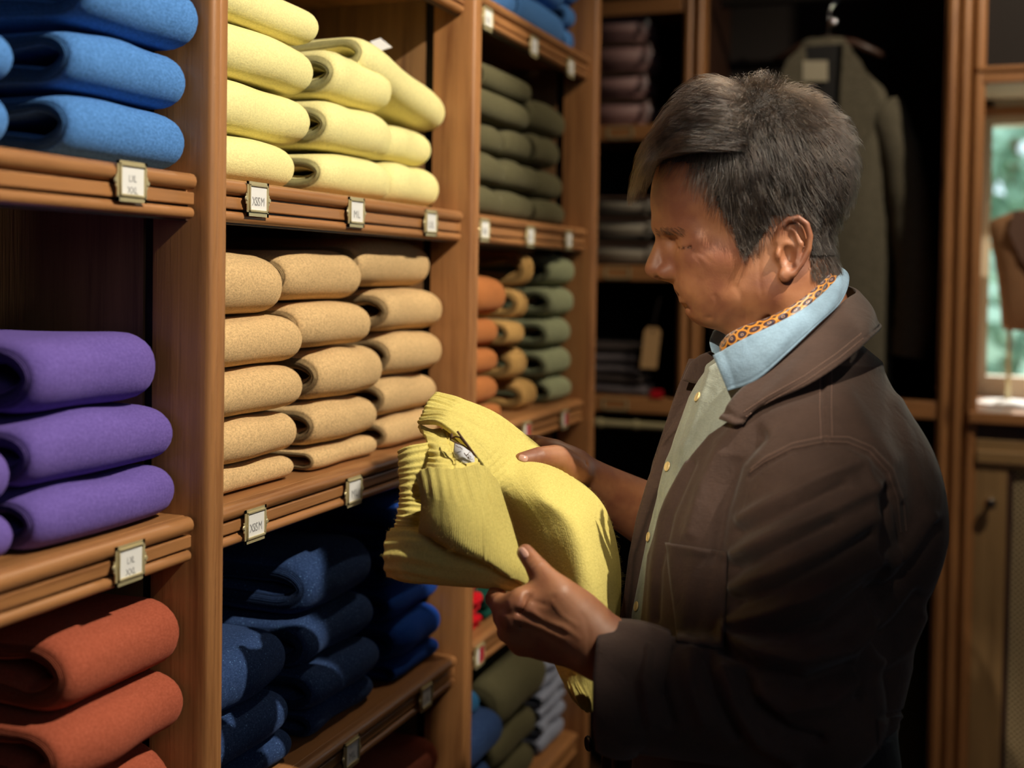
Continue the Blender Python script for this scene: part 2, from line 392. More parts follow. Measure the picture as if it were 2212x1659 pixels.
def stack(color, cname, X, r, ys, near, far, where, fold=None, dx=None, tilts=None, hollow=None, cut_top=False, rest=None, L=.30, skip=()):
    """ys: boundary rows from the top jumper's top edge to the lowest one's underside, read at column r on the plane x=X"""
    n = len(ys)-1; zs = [onx(r, y, X)[2] for y in ys]
    if rest is not None: zs[-1] = rest+.0005
    for i in range(n):
        if i in skip: continue
        JN[0] += 1; rs = random.Random(JN[0]*13)
        fx = far[i] if hasattr(far, '__len__') else far
        nx = near[i] if hasattr(near, '__len__') else near
        yf = onx(fx, 600, X)[1]; yn = onx(nx, 600, X)[1] if nx is not None else yf-.225
        bb = [b for b in bays if b[0]-.04 < (yn+yf)/2 < b[1]+.04][0]; yn, yf = max(yn, bb[0]+.008), min(yf, bb[1]-.008)
        xo = (dx[i] if dx else rs.uniform(-.006, .006)); hh = (hollow[i] if hollow else rs.uniform(.55, 1.0))
        o = jumper('folded_jumper', yn, yf, zs[i+1]+.0012, zs[i]-.0014, X+xo, color, seed=JN[0], tilt=(tilts[i] if tilts else 0), hollow=hh, L=L, th=rs.uniform(.28, .33))
        nm = ord_(i, n) if n > 1 else ''
        lab = ('%s of %d in %s' % (nm+' ', n, where)).replace('  ', ' ') if n > 1 else where
        tag(o, '%s folded jumper, %s' % (cname, lab), 'jumper', fold or where)
# columns of jumpers: px of near end and far end on the nose plane, boundary rows
X1 = -.022
g = 'mid blue jumpers on the upper left shelf'
stack('blue', 'mid blue', X1, 295, [-55, 92, 224, 340], [130, 127, 122], [438, 417, 413], 'right pile, upper left shelf', g, rest=1.655, dx=[.036, .020, .020], hollow=[1, 1, 1])
stack('blue', 'mid blue', X1, 10, [-70, 45, 180, 296], None, [30, 33, 33], 'leftmost pile, upper left shelf', g, rest=1.655, dx=[0, .004, .0], skip=(0,))
g = 'purple jumpers on the middle left shelf'
stack('purple', 'purple', X1, 255, [716, 880, 1022, 1155], [83, 64, 67], [352, 373, 372], 'right pile, middle left shelf', g, rest=1.285, dx=[.0, .01, .012])
stack('purple', 'purple', X1, 10, [640, 790, 955, 1100, 1225], None, [-12, 14, 36, 28], 'leftmost pile, middle left shelf', g, rest=1.285, skip=(0,))
g = 'rust jumpers on the lower left shelf'
stack('rust', 'rust red', X1, 300, [1306, 1470, 1612, 1750], [128, 109, 110], [401, 403, 396], 'the rust pile, lower left shelf', g, rest=.922, dx=[.020, .022, .014], hollow=[1, 1, 1])
g = 'pale yellow jumpers on the top middle shelf'
stack('yellow', 'pale yellow', X1, 575, [-36, 60, 178, 296, 398], [462, 470, 470, 462], [684, 680, 672, 650], 'the left pile of the yellow shelf', g, rest=1.655, dx=[.004, .004, 0, -.004])
stack('yellow', 'pale yellow', X1, 760, [108, 220, 330, 425], [722, 708, 698], [848, 850, 848], 'the middle pile of the yellow shelf', g, rest=1.655, dx=[.002, .002, 0], hollow=[.35, .4, .35])
stack('yellow', 'pale yellow', X1, 896, [160, 268, 352, 440], [858, 856, 852], [976, 944, 951], 'the right pile of the yellow shelf', g, rest=1.655, skip=(0,), dx=[0, -.01, .0])
g = 'oatmeal tan jumpers on the middle shelf'
stack('tan', 'oatmeal tan', X1, 567, [545, 682, 793, 896, 995, 1095], [462]*5, [618, 652, 658, 646, 645], 'the left pile of the tan shelf', g, rest=1.285, dx=[0, .006, .006, .004, .0])
stack('tan', 'oatmeal tan', X1, 740, [540, 650, 750, 862, 957, 1050], [632, 656, 695, 691, 687], [788, 805, 831, 823, 822], 'the middle pile of the tan shelf', g, rest=1.285, dx=[0, .002, .006, .002, .0])
stack('tan', 'oatmeal tan', X1, 880, [515, 622, 717, 812, 897, 990], [799, 849, 856, 849, 851], [950, 974, 971, 958, 960], 'the right pile of the tan shelf', g, rest=1.285, dx=[-.01, .0, .0, -.004, -.004])
g = 'flecked navy jumpers on the lower middle shelf'
stack('navy', 'flecked navy', X1, 555, [1388, 1524, 1622, 1760], [430, 440, 445], [641, 634, 646], 'the left pile of the navy shelf', g, rest=.922)
stack('navy', 'flecked navy', X1, 743, [1182, 1312, 1415, 1500, 1600], [689, 681, 683, 694], [826, 834, 831, 831], 'the middle pile of the navy shelf', g, rest=.922, hollow=[.2, .7, .7, .7])
g = 'royal blue jumpers on the lower middle shelf'
stack('royal', 'royal blue', X1, 912, [1072, 1162, 1246, 1318, 1402, 1490], [860, 860, 863, 870, 871], [968, 972, 979, 991, 986], 'the right pile of the navy shelf', g, rest=.922)
stack('terracotta', 'terracotta', X1, 905, [1622, 1720], [820], [992], 'lying alone below the navy shelf', 'terracotta jumpers low in the middle bay')
g = 'bright blue jumpers on the top far shelf'
X3 = -.022
stack('blue', 'bright blue', X3, 1081, [-130, -60, 29], [1015, 1020], [1100, 1110], 'the left pile of the high far shelf', g, rest=2.025)
stack('blue', 'bright blue', X3, 1169, [-85, -12, 85], [1115, 1118], [1212, 1218], 'the middle pile of the high far shelf', g, rest=2.025)
stack('blue', 'bright blue', X3, 1243, [-50, 8, 62, 128], [1222, 1224, 1222], [1272, 1280, 1270], 'the right pile of the high far shelf', g, rest=2.025)
g = 'olive jumpers on the upper far shelf'
stack('olive', 'olive', X3, 1064, [112, 190, 262, 330, 402, 470], [1018, 1018, 1012, 1012, 1010], [1130, 1140, 1093, 1090, 1081], 'the left pile of the olive shelf', g, rest=1.655, skip=(0,))
stack('olive', 'olive', X3, 1115, [150, 212, 272, 342, 410, 474], [1050, 1110, 1097, 1094, 1086], [1152, 1142, 1152, 1166, 1155], 'the middle pile of the olive shelf', g, rest=1.655, dx=[-.004, -.05, -.004, 0, 0], skip=(1,))
stack('olive', 'olive', X3, 1189, [216, 292, 362, 430, 488], [1148, 1157, 1170, 1160], [1223, 1208, 1221, 1223], 'the right pile of the olive shelf', g, rest=1.655)
stack('orange', 'burnt orange', X3, 1046, [592, 684, 752, 812, 876, 930], [1012]*5, [1094, 1087, 1086, 1086, 1088], 'the left pile of the far middle shelf', 'burnt orange jumpers on the far middle shelf', rest=1.285)
stack('camel', 'camel brown', X3, 1125, [538, 622, 690, 748, 824, 915], [1136, 1122, 1106, 1126, 1142], [1150, 1137, 1140, 1152, 1171], 'the middle pile of the far middle shelf', 'camel jumpers on the far middle shelf', rest=1.285, hollow=[1]*5)
stack('green', 'sage green', X3, 1221, [550, 618, 684, 748, 812, 882], [1195, 1192, 1189, 1188, 1195], [1250, 1256, 1260, 1267, 1263], 'the right pile of the far middle shelf', 'sage green jumpers on the far middle shelf', rest=1.285, hollow=[1]*5)
stack('red', 'bright red', X3, 1024, [1262, 1284, 1308, 1332, 1357, 1384], [1002]*5, [1046, 1049, 1052, 1052, 1053], 'the thin pile on the lower far shelf', 'red jumpers on the lower far shelf', rest=.922)
stack('emerald', 'emerald green', X3, 1090, [1262, 1298, 1340], [1066, 1066], [1110, 1110], 'the pile beside the red ones', 'emerald jumpers on the lower far shelf', rest=.922)
g = 'jumpers on the lowest far shelf'
stack('teal', 'teal blue', X3, 1012, [1490, 1562], [985], [1042], 'above the dark blue one on the lowest far shelf', 'teal jumpers low in the far bay', dx=[.01])
stack('navy', 'dark blue', X3, 1012, [1562, 1650, 1760], [985, 985], [1074, 1070], 'left pile of lowest far shelf', 'dark blue jumpers low in the far bay', rest=.555, dx=[.03, .02])
stack('olive', 'dark olive grey', X3, 1122, [1418, 1540, 1620, 1700], [1080, 1080, 1080], [1180, 1168, 1165], 'middle pile of lowest far shelf', 'olive grey jumpers low in the far bay', rest=.555, dx=[.02, .01, .01])
stack('grey', 'pale blue grey', X3, 1220, [1395, 1425, 1455, 1484, 1512, 1542, 1572], [1188]*6, [1262, 1256, 1266, 1262, 1258, 1256], 'right pile of lowest far shelf', 'blue grey jumpers low in the far bay', rest=.555)
# the two jumpers that slid askew
def lean(color, cname, pn, pf, hgt, label, X=-.015, hollow=.7):
    a, b = onx(*pn, X), onx(*pf, X); L_ = math.hypot(b[1]-a[1], b[2]-a[2]); t = math.atan2(b[2]-a[2], b[1]-a[1])
    cy, cz = (a[1]+b[1])/2, (a[2]+b[2])/2
    JN[0] += 1
    o = jumper('folded_jumper', cy-L_/2, cy+L_/2, cz-hgt/2, cz+hgt/2, X, color, seed=77, tilt=t, hollow=hollow)
    return tag(o, label, 'jumper', 'pale yellow jumpers on the top middle shelf')
lj = lean('yellow', 'pale yellow', (792, 112), (968, 248), .062, 'pale yellow folded wool jumper slid askew on top of the right yellow pile', X=-.024)
m_ = MB(); q4 = [onx(799, 90, -.075), onx(822, 82, -.085), onx(847, 102, -.062), onx(822, 109, -.055)]; nn = np.cross(q4[1]-q4[0], q4[2]-q4[0]); nn = nn/np.linalg.norm(nn)*.0006
m_.add([p for p in q4]+[p+nn for p in q4], [(0, 1, 2, 3), (7, 6, 5, 4), (0, 4, 5, 1), (1, 5, 6, 2), (2, 6, 7, 3), (3, 7, 4, 0)])
tag(m_.obj('price_tag', PAPER), 'small white card tag sticking up behind the askew yellow jumper', 'tag')
# ------------------------------------------------------------------ rear joinery (plane y = YR)
YR = 3.20
def rx(px, py=600): return ony(px, py, YR)[0]
def rz(px, py): return ony(px, py, YR)[2]
RU = empty('wall_unit', (.1, 3.4, 0), 'tall pine wall unit at the back with shelves and dark wardrobe bay', 'wall unit')
xa0, xa1 = -.44, rx(1465); xb0, xb1 = rx(1465), rx(1512); xc0, xc1 = rx(2030), rx(2118)
def rpost(name, x0, x1, dep=.05, z0=0, z1=2.62):
    w_ = x1-x0; y = YR; P = [(x0, y+dep)]
    nb = 3 if w_ > .08 else 2
    P.append((x0, y+.004))
    for b_ in range(nb):
        c = x0+w_*(b_+.5)/nb; r = w_/nb/2-.003
        for k in range(7):
            a = PI-PI*k/6; P.append((c+r*math.cos(a), y+.004-.010*math.sin(a)))
        if b_ < nb-1: P.append((c+r+.003, y+.012))
    P += [(x1, y+.004), (x1, y+dep)]
    return autosmooth(MB().prism(P[::-1], 2, z0, z1).obj(name, WOODZ, RU), 40)
rpost('post', xb0, xb1); rpost('post', xc0, xc1)
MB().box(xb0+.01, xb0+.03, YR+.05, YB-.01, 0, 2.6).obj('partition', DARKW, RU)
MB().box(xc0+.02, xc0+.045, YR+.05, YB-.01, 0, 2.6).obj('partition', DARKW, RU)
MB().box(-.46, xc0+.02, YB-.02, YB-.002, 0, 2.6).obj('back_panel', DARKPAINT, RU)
MB().box(-.46, xc1+.0, YR-.01, YB, 2.62, 2.70, .005).obj('cornice', WOODX, RU)
rsh = [rz(1340, 0)+.0, rz(1340, 270), rz(1340, 573), rz(1340, 857)]
for i, z in enumerate(rsh):
    s = MB().box(-.44, xb0-.001, YR+.012, YB-.02, z-.02, z, .001).obj('shelf', WOODX, RU)
    MB().box(-.44, xb0-.001, YR, YR+.012, z-.042, z+.0, .003).obj('edge_strip', WOODX, s)
    if i:
        a, b_ = rx(1306), rx(1362); m = MB(); zc = z-.021
        m.box(a, b_, YR-.002, YR, zc-.016, zc-.012); m.box(a, b_, YR-.002, YR, zc+.013, zc+.016)
        m.box(a, a+.006, YR-.002, YR, zc-.016, zc+.016); m.box(b_-.006, b_, YR-.002, YR, zc-.016, zc+.016)
        m.obj('label_holder', BRASS, s)
zr = rz(1340, 917)
m = MB(); m.tube([(-.43, YR+.01, zr), (xb0, YR+.01, zr)], .0095, 14)
for xx in (rx(1300), rx(1378)): m.lathe([(.013, -.006), (.014, 0), (.013, .006)], (xx, YR+.01, zr), 14, ax=(1, 0, 0))
r = autosmooth(m.obj('brass_rail', BRASS, RU))
# wardrobe bay shelf and rail
zw = rz(2000, 868)
MB().box(xb1, xc0, YR+.006, YR+.035, zw-.045, zw, .004).obj('shelf', WOODX, RU)
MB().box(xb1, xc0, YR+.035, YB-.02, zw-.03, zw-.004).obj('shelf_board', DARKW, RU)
zrail = 2.33
autosmooth(MB().tube([(xb1, 3.42, zrail), (xc0+.02, 3.42, zrail)], .012, 14).obj('hanging_rail', DARKMETAL, RU))

# packets of shirts on the rear shelves
CELLO = mat('cellophane', (1, 1, 1), .12, 0, Transmission_Weight=.92, IOR=1.3)[0]
def packet(x0, x1, y0, z0, z1, m_, label, group, lip=True):
    R = empty('shirt_packet', ((x0+x1)/2, y0+.13, z0), label, 'packaged shirt', group)
    bm = bmesh.new(); bmesh.ops.create_cube(bm, size=1)
    for v in bm.verts: v.co = Vector((v.co.x*(x1-x0), v.co.y*.24, v.co.z*(z1-z0)*.92))
    bmesh.ops.bevel(bm, geom=bm.edges[:], offset=.009, segments=3, affect='EDGES'); bmesh.ops.subdivide_edges(bm, edges=bm.edges[:], cuts=1)
    for v in bm.verts: v.co += Vector((0, math.sin(v.co.x*40+z0*50)*.002, math.sin(v.co.x*22+v.co.y*15+z0*90)*.0025))
    c = Vector(((x0+x1)/2, y0+.13, (z0+z1)/2)); bm.verts.index_update()
    V = [(v.co+c)[:] for v in bm.verts]; F = [[v.index for v in f.verts] for f in bm.faces]; bm.free()
    obj('folded_shirt', V, F, m_, R, smooth=True)
    m = MB(); m.box(x0-.004, x1+.006, y0-.002, y0+.25, z1-.007, z1-.003, .001); 
    m.obj('card_stiffener', mat('card', lin('#6b5040'), .6)[0], R)
    m = MB(); zz = (z0+z1)/2
    pts = [(x1-.001, y0+.004, z0+.008), (x1+.014, y0-.004, zz), (x1+.004, y0+.006, z1-.008)]
    m.tube(pts, [.004, .007, .004], 8); autosmooth(m.obj('bag_fold', CELLO, R), 60)
    return R
PINK, BEIGE = mat('dusty_pink_cotton', lin('#83625e'), .6)[0], mat('greige_cotton', lin('#827868'), .6)[0]
ys_ = [18, 82, 146, 205, 268]
for i in range(4):
    packet(rx(1288)-.08, rx(1378)+(.006 if i % 2 else -.004), YR+.02, rz(1340, ys_[i+1]-2)+.001, rz(1340, ys_[i]+6), PINK, 'dusty pink shirt in clear bag, %s of four on the upper back shelf' % ['top', 'second', 'third', 'lowest'][i], 'pink packets on the upper back shelf')
ys_ = [416, 462, 516, 571]
for i in range(3):
    packet(rx(1288)-.08, rx(1392)+.004*i, YR+.02, rz(1340, ys_[i+1]-2)+.001, rz(1340, ys_[i]+6), BEIGE, 'greige shirt in clear bag, %s of three on the middle back shelf' % ['top', 'middle', 'lowest'][i], 'greige packets on the middle back shelf')
# dark trousers folded on the third rear shelf
DKC = mat('dark_brown_cloth', lin('#2c211d'), .85)[0]; DKG = mat('dark_grey_cloth', lin('#4a4244'), .8)[0]
ys_ = [742, 765, 790, 812, 834, 855]
for i in range(5):
    z1, z0 = rz(1340, ys_[i])-.001, (rz(1340, ys_[i+1])+.001 if i < 4 else rsh[3]+.001)
    x0, x1 = rx(1288)-.08, rx([1395, 1385, 1372, 1380, 1392][i]); h = z1-z0
    prof = [(YR+.28, z0), (YR+.05, z0)]+[(YR+.05-.022*math.cos(a), (z0+z1)/2+h/2*math.sin(a)) for a in np.linspace(-PI/2, PI/2, 9)]+[(YR+.28, z1)]
    V = []; xs = np.linspace(x0, x1, 14)
    for x in xs:
        for (y, z) in prof: V.append((x, y+.004*math.sin(x*40+i), z0+(z-z0)*(1-.12*(abs(x-(x0+x1)/2)/((x1-x0)/2))**6)))
    n = len(prof); F = [(a*n+k, a*n+(k+1) % n, (a+1)*n+(k+1) % n, (a+1)*n+k) for a in range(13) for k in range(n)]+[tuple(range(n))[::-1], tuple(range(13*n, 14*n))]
    tag(obj('folded_trousers', V, F, DKG if i in (1, 2, 4) else DKC, smooth=True), '%s folded trousers, %s of five on the third back shelf' % ('dark grey' if i in (1, 2, 4) else 'dark brown', ORD[i]), 'trousers', 'folded trousers on the third back shelf')
KRAFT = mat('kraft_card', lin('#b08a5c'), .8)[0]
a, b_ = ony(1383, 795, YR-.004), ony(1428, 707, YR-.004)
P = []
x0, x1, z0, z1 = a[0], b_[0], a[2], b_[2]; w_ = (x1-x0); sk = .010
out = [(x0, z0), (x1-sk, z0), (x1, z1-.012), (x1-.010, z1), (x0+.010+sk, z1), (x0+sk, z1-.012)]
kt = empty('swing_tag', ((x0+x1)/2, YR-.004, z0), 'tan kraft card swing tag hanging in front of the dark trousers', 'tag')
MB().prism([(x, z) for x, z in out], 1, YR-.005, YR-.0042).obj('card', KRAFT, kt)
cx_ = (x0+x1+sk)/2
MB().lathe([(.004, 0), (.004, .0012)], (cx_, YR-.0044, z1-.012), 12, ax=(0, -1, 0)).obj('eyelet', DARKMETAL, kt)
MB().tube([(cx_, YR-.0046, z1-.01), (cx_+.006, YR-.004, z1+.03), (cx_+.016, YR+.004, z1+.08)], .0012, 6).obj('string', DKC, kt)
a = ony(1405, 859, YR-.003); b_ = ony(1432, 843, YR-.003)
tag(MB().box(a[0], b_[0], YR-.005, YR-.001, a[2], b_[2], .001).obj('shelf_tag', mat('red_plastic', lin('#a8101c'), .4)[0]), 'small red tag clipped to the third back shelf', 'tag')

# hanging jacket in the wardrobe bay
YJ = 3.40
def jy(px, py, y=YJ): return ony(px, py, y)
LOD = wool('loden_tweed', lin('#5c5648'), heather=.25, fs=.6)
HJ = empty('hanging_jacket', (jy(1800, 900)[0], YJ, jy(1800, 900)[2]), 'olive grey tweed jacket on a hanger in the dark wardrobe bay', 'jacket')
def loft(rows, mat_, name, parent, smooth=True, close=True, capends=True):
    V = np.concatenate([np.asarray(r_, float) for r_ in rows]); n = len(rows[0]); F = []
    for i in range(len(rows)-1):
        for j in range(n if close else n-1):
            F.append((i*n+j, i*n+(j+1) % n, (i+1)*n+(j+1) % n, (i+1)*n+j))
    if capends and close: F += [tuple(range(n))[::-1], tuple(range((len(rows)-1)*n, len(rows)*n))]
    return obj(name, V, F, mat_, parent, smooth=smooth)
def crosec(xl, xr, z, yc, dep, n=40, wr=0, ph=0):
    R = []
    for k in range(n):
        a = 2*PI*k/n; c, s = math.cos(a), math.sin(a); e = .75
        x = (xl+xr)/2+(xr-xl)/2*math.copysign(abs(c)**e, c)
        y = yc+dep*math.copysign(abs(s)**e, s)*(1+wr*math.sin(a*9+ph))
        R.append((x, y, z))
    return R
rows = []
for (py, l, r_, dp) in [(1000, 1640, 1925, .075), (900, 1640, 1925, .075), (760, 1635, 1925, .075), (600, 1630, 1925, .08), (450, 1625, 1925, .085), (330, 1618, 1930, .085), (250, 1615, 1935, .075), (200, 1640, 1915, .06), (150, 1690, 1862, .05), (105, 1725, 1838, .045), (85, 1738, 1825, .035)]:
    a, b_ = jy(l, py), jy(r_, py); z = jy(1800, py)[2]; rows.append(crosec(a[0], b_[0], z, YJ, dp, wr=.08, ph=py*.01))
loft(rows, LOD, 'body', HJ)
for pts, nm in (([(1905, 225, .050), (1945, 330, .055), (1965, 450, .054), (1978, 600, .052), (1975, 700, .050), (1962, 770, .047)], 'sleeve'), ([(1625, 240, .045), (1590, 360, .05), (1572, 500, .05), (1568, 700, .048), (1580, 790, .045)], 'sleeve')):
    m = MB(); P = [jy(p[0], p[1], YJ-.03) for p in pts]
    PP, RR = [], []
    for i in range(len(P)-1):
        for k in range(5):
            t = k/5; PP.append(P[i]*(1-t)+P[i+1]*t); RR.append((pts[i][2]*(1-t)+pts[i+1][2]*t)*(1+.05*math.sin(i*3+k*1.3)))
    PP.append(P[-1]); RR.append(pts[-1][2]); m.tube(PP, RR, 18); o = m.obj(nm, LOD, HJ, smooth=True)
# lapels, collar opening with dark lining, neck label
m = MB(); 
def plate(pts, y, t):
    P = [jy(p[0], p[1], y) for p in pts]; n = len(P); V = [p for p in P]+[p+np.array([0, t, 0]) for p in P]
    return V, [tuple(range(n)), tuple(range(n, 2*n))[::-1]]+[(i, n+i, n+(i+1) % n, (i+1) % n) for i in range(n)]
for pts, nm in (([(1738, 95), (1700, 130), (1672, 200), (1700, 300), (1760, 420), (1772, 330), (1745, 220), (1742, 130)], 'lapel'), ([(1822, 90), (1858, 130), (1900, 210), (1882, 290), (1800, 420), (1780, 340), (1812, 260), (1818, 150)], 'lapel')):
    V, F = plate(pts, YJ-.105, .01); autosmooth(obj(nm, V, F, LOD, HJ), 30)
V, F = plate([(1740, 100), (1722, 180), (1750, 300), (1778, 400), (1810, 300), (1830, 180), (1820, 95)], YJ-.092, .012); obj('lining', V, F, mat('black_lining', lin('#0c0908'), .6)[0], HJ)
V, F = plate([(1734, 131), (1788, 131), (1788, 175), (1734, 175)], YJ-.108, .002); obj('neck_label', V, F, mat('cream_label', lin('#a39a84'), .8)[0], HJ)
for p in ((1795, 450), (1793, 560)):
    MB().lathe([(.010, 0), (.012, .002), (.010, .004)], jy(p[0], p[1], YJ-.10), 16, ax=(0, -1, 0)).obj('button', DARKMETAL, HJ)
HG = empty('coat_hanger', tuple(jy(1790, 70)), 'dark wooden coat hanger with metal hook holding the tweed jacket', 'hanger')
m = MB(); c = jy(1790, 88); m.tube([c+np.array([-.15, 0, -.05]), c+np.array([-.07, 0, -.01]), c, c+np.array([.07, 0, -.01]), c+np.array([.15, 0, -.05])], [.008, .012, .014, .012, .008], 12); m.obj('hanger_bar', DARKW, HG, smooth=True)
c = np.array([c[0], c[1], c[2]]); hk = [c+np.array([0, 0, 0]), c+np.array([0, 0, .08])]
top = zrail+.005
hk += [np.array([c[0]+.02*math.sin(a), 3.42, top-.008+.02*-math.cos(a)]) for a in np.linspace(.3, PI*1.45, 10)]
MB().tube(hk, .0025, 8).obj('hook', mat('steel', lin('#b8b8bc'), .15, 1)[0], HG, smooth=True)
# shiny clip on the hanger
MB().lathe([(.004, -.006), (.011, -.003), (.012, .002), (.005, .006)], jy(1800, 47, YJ-.05), 16, ax=(0, -1, 0)).obj('hanger_clip', mat('chrome', lin('#e8e8f4'), .25, 1)[0], HG, smooth=True)
# second garment low on the right of the bay
m = MB()
G2 = empty('hanging_coat', tuple(jy(1990, 1650, 3.45)), 'dark green coat hanging low behind the person near the right post', 'coat')
rows = []
for (py, l, r_) in [(1900, 1925, 2010), (1650, 1930, 2008), (1450, 1930, 2000), (1250, 1935, 1995), (1150, 1945, 1990)]:
    a, b_ = jy(l, py, 3.45), jy(r_, py, 3.45); rows.append(crosec(a[0], b_[0], a[2], 3.45, .05, 24, .15, py*.02))
loft(rows, wool('bottle_green_wool', lin('#3c3d2a'), heather=.2), 'body', G2)

# ------------------------------------------------------------------ right part: window recess, cabinet, rear wall
XW0, XW1 = xc1, xc1+.95
zt0, zt1 = rz(2160, 180), rz(2160, 143)         # recess top / rail above
zs = rz(2160, 890)
WOODP = mat('cream_window_paint', lin('#d8cbb4'), .5)[0]
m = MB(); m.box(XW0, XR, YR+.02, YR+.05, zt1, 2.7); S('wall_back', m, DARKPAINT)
m = MB(); m.box(XW1, XR, YR+.02, YR+.30, 0, zt1); S('trim_3', m, WOODZ)
m = MB(); m.box(-.46, XR, YB, YB+.1, 0, .5); m.box(-.46, XW0-.03, YB, YB+.1, .5, ZC); m.box(XW1, XR, YB, YB+.1, .5, ZC); m.box(XW0-.03, XW1, YB, YB+.1, 2.4, ZC); S('wall_back', m, PLASTER)
m = MB(); m.box(XW0-.02, XR, YR-.004, YR+.022, zt0, zt1, .004); m.box(XW0-.02, XR, YR-.012, YR+.01, zt1-.012, zt1, .003); S('trim_1', m, WOODX)
m = MB(); m.box(XW0-.03, XW0-.004, YR+.05, YB, .5, 2.4); m.box(XW1, XW1+.02, YR+.05, YB, .5, 2.4); m.box(XW0-.03, XW1, YR+.05, YB, zt0+.02, zt0+.045); S('trim_2', m, PLASTER)
m = MB(); m.box(XW0-.02, XW1, YR-.02, YB, zs-.03, zs, .004); S('window_sill', m, WOODX)
# window frame with glass, pane by pane
YG = 3.66
WN = empty('window_1', ((XW0+XW1)/2, YG, zs), kind='structure')
gx0, gx1, gz0, gz1 = ony(2136, 600, YG)[0], XW1-.06, ony(2160, 812, YG)[2], ony(2160, 272, YG)[2]
MB().box(XW0-.02, gx0, YG-.03, YG+.04, zs, gz1+.12).obj('frame_stile', WOODP, WN); MB().box(gx1, XW1, YG-.03, YG+.04, zs, gz1+.12).obj('frame_stile', WOODP, WN)
MB().box(gx0, gx1, YG-.03, YG+.04, gz1, gz1+.025).obj('frame_head', WOODP, WN); MB().box(XW0-.02, XW1, YG-.04, YG+.03, gz1+.025, gz1+.05, .003).obj('frame_head', WOODX, WN)
MB().box(XW0-.02, XW1, YG-.03, YG+.03, gz1+.05, gz1+.22).obj('blind_box', mat('pale_green_white', lin('#e4e4da'), .7)[0], WN)
MB().box(gx0, gx1, YG-.03, YG+.04, zs, gz0).obj('frame_sill', WOODP, WN)
zc_ = ony(2136, 530, YG)[2]
MB().box(gx0, gx1, YG-.01, YG+.03, zc_-.008, zc_+.008).obj('glazing_bar', WOODP, WN); xm = (gx0+gx1)/2+.05
MB().box(xm-.012, xm+.012, YG-.01, YG+.03, gz0, gz1).obj('glazing_bar', WOODP, WN)
GLASS, nt, b = mat('window_glass', (1, 1, 1), .02); gl = N(nt, 'ShaderNodeBsdfGlossy'); gl.inputs['Roughness'].default_value = .02; tr = N(nt, 'ShaderNodeBsdfTransparent'); mxs = N(nt, 'ShaderNodeMixShader'); mxs.inputs[0].default_value = .06
nt.links.new(tr.outputs[0], mxs.inputs[1]); nt.links.new(gl.outputs[0], mxs.inputs[2]); nt.links.new(mxs.outputs[0], nt.nodes['Material Output'].inputs[0])
for (x0, x1) in ((gx0, xm-.012), (xm+.012, gx1)):
    for (z0, z1) in ((gz0, zc_-.008), (zc_+.008, gz1)):
        MB().box(x0, x1, YG+.008, YG+.011, z0, z1).obj('pane', GLASS, WN)
# outdoors: hedge and tree seen through the glass
LEAF, nt, b = mat('leaf_green', lin('#a3c2aa'), .45); b.inputs['Transmission Weight'].default_value = .0
LEAF2 = mat('leaf_green_pale', lin('#b9d2bc'), .5)[0]
rs = np.random.RandomState(3)
def leaves(name, c, rad, n, size, m_, lab, cat):
    P = rs.normal(size=(n, 3)); P /= np.linalg.norm(P, axis=1)[:, None]; P *= rs.uniform(.25, 1, (n, 1))**.5; P = P*np.array(rad)+np.array(c)
    A = rs.normal(size=(n, 3)); A /= np.linalg.norm(A, axis=1)[:, None]; B = np.cross(A, rs.normal(size=(n, 3))); B /= np.linalg.norm(B, axis=1)[:, None]
    s = size*rs.uniform(.6, 1.3, (n, 1)); V = np.stack([P-A*s, P-B*s*.5, P+A*s, P+B*s*.5], 1).reshape(-1, 3)
    F = np.arange(4*n).reshape(-1, 4)
    R = empty(name, (c[0], c[1], 0), lab, cat)
    tag(obj('foliage', V, F, m_, R), kind='stuff')
    MB().tube([(c[0], c[1], 0), (c[0]+.1, c[1], c[2]*.6), (c[0]-.1, c[1]+.1, c[2])], [.14, .10, .05], 10).obj('trunk', WOODZ, R)
leaves('garden_tree', (1.2, 12, 2.9), (2.4, 1.8, 1.75), 3300, .17, LEAF, 'leafy green tree seen blurred through the upper window', 'tree')
leaves('garden_shrub', (1.1, 9.0, .75), (2.4, .8, 1.1), 4200, .11, LEAF2, 'pale green shrub seen blurred through the lower window', 'shrub')
S('ground', MB().box(-15, 25, YB+.2, 40, -.3, -.25), mat('lawn', lin('#b3b6a4'), .9)[0])
S('exterior_ground', MB().box(-15, 25, 26, 26.2, -.3, 2.0), mat('far_hedge', lin('#88a890'), .9)[0])
# display bust on a brass stand on the sill
BU = empty('display_bust', tuple(ony(2180, 868, 3.40)[:2])+(zs,), 'brown linen dress form bust on a thin stand in the window', 'dress form')
LIN_ = wool('brown_linen', lin('#8f6b4e'), heather=.1, fs=.8)
rows = []
for (py, l, r_, dp) in [(712, 2168, 2262, .05), (700, 2163, 2268, .06), (650, 2160, 2272, .075), (600, 2154, 2282, .08), (560, 2148, 2290, .085), (520, 2140, 2300, .085), (490, 2136, 2308, .08), (475, 2142, 2304, .07), (462, 2175, 2285, .055), (455, 2195, 2262, .045)]:
    a, b_ = ony(l, py, 3.40), ony(r_, py, 3.40); rows.append(crosec(a[0], b_[0], a[2], 3.40, dp, 36, .02, py))
loft(rows, LIN_, 'torso', BU)
def plate2(pts, y, t):
    P = [ony(p[0], p[1], y) for p in pts]; n = len(P); V = P+[p+np.array([0, t, 0]) for p in P]
    return V, [tuple(range(n)), tuple(range(n, 2*n))[::-1]]+[(i, n+i, n+(i+1) % n, (i+1) % n) for i in range(n)]
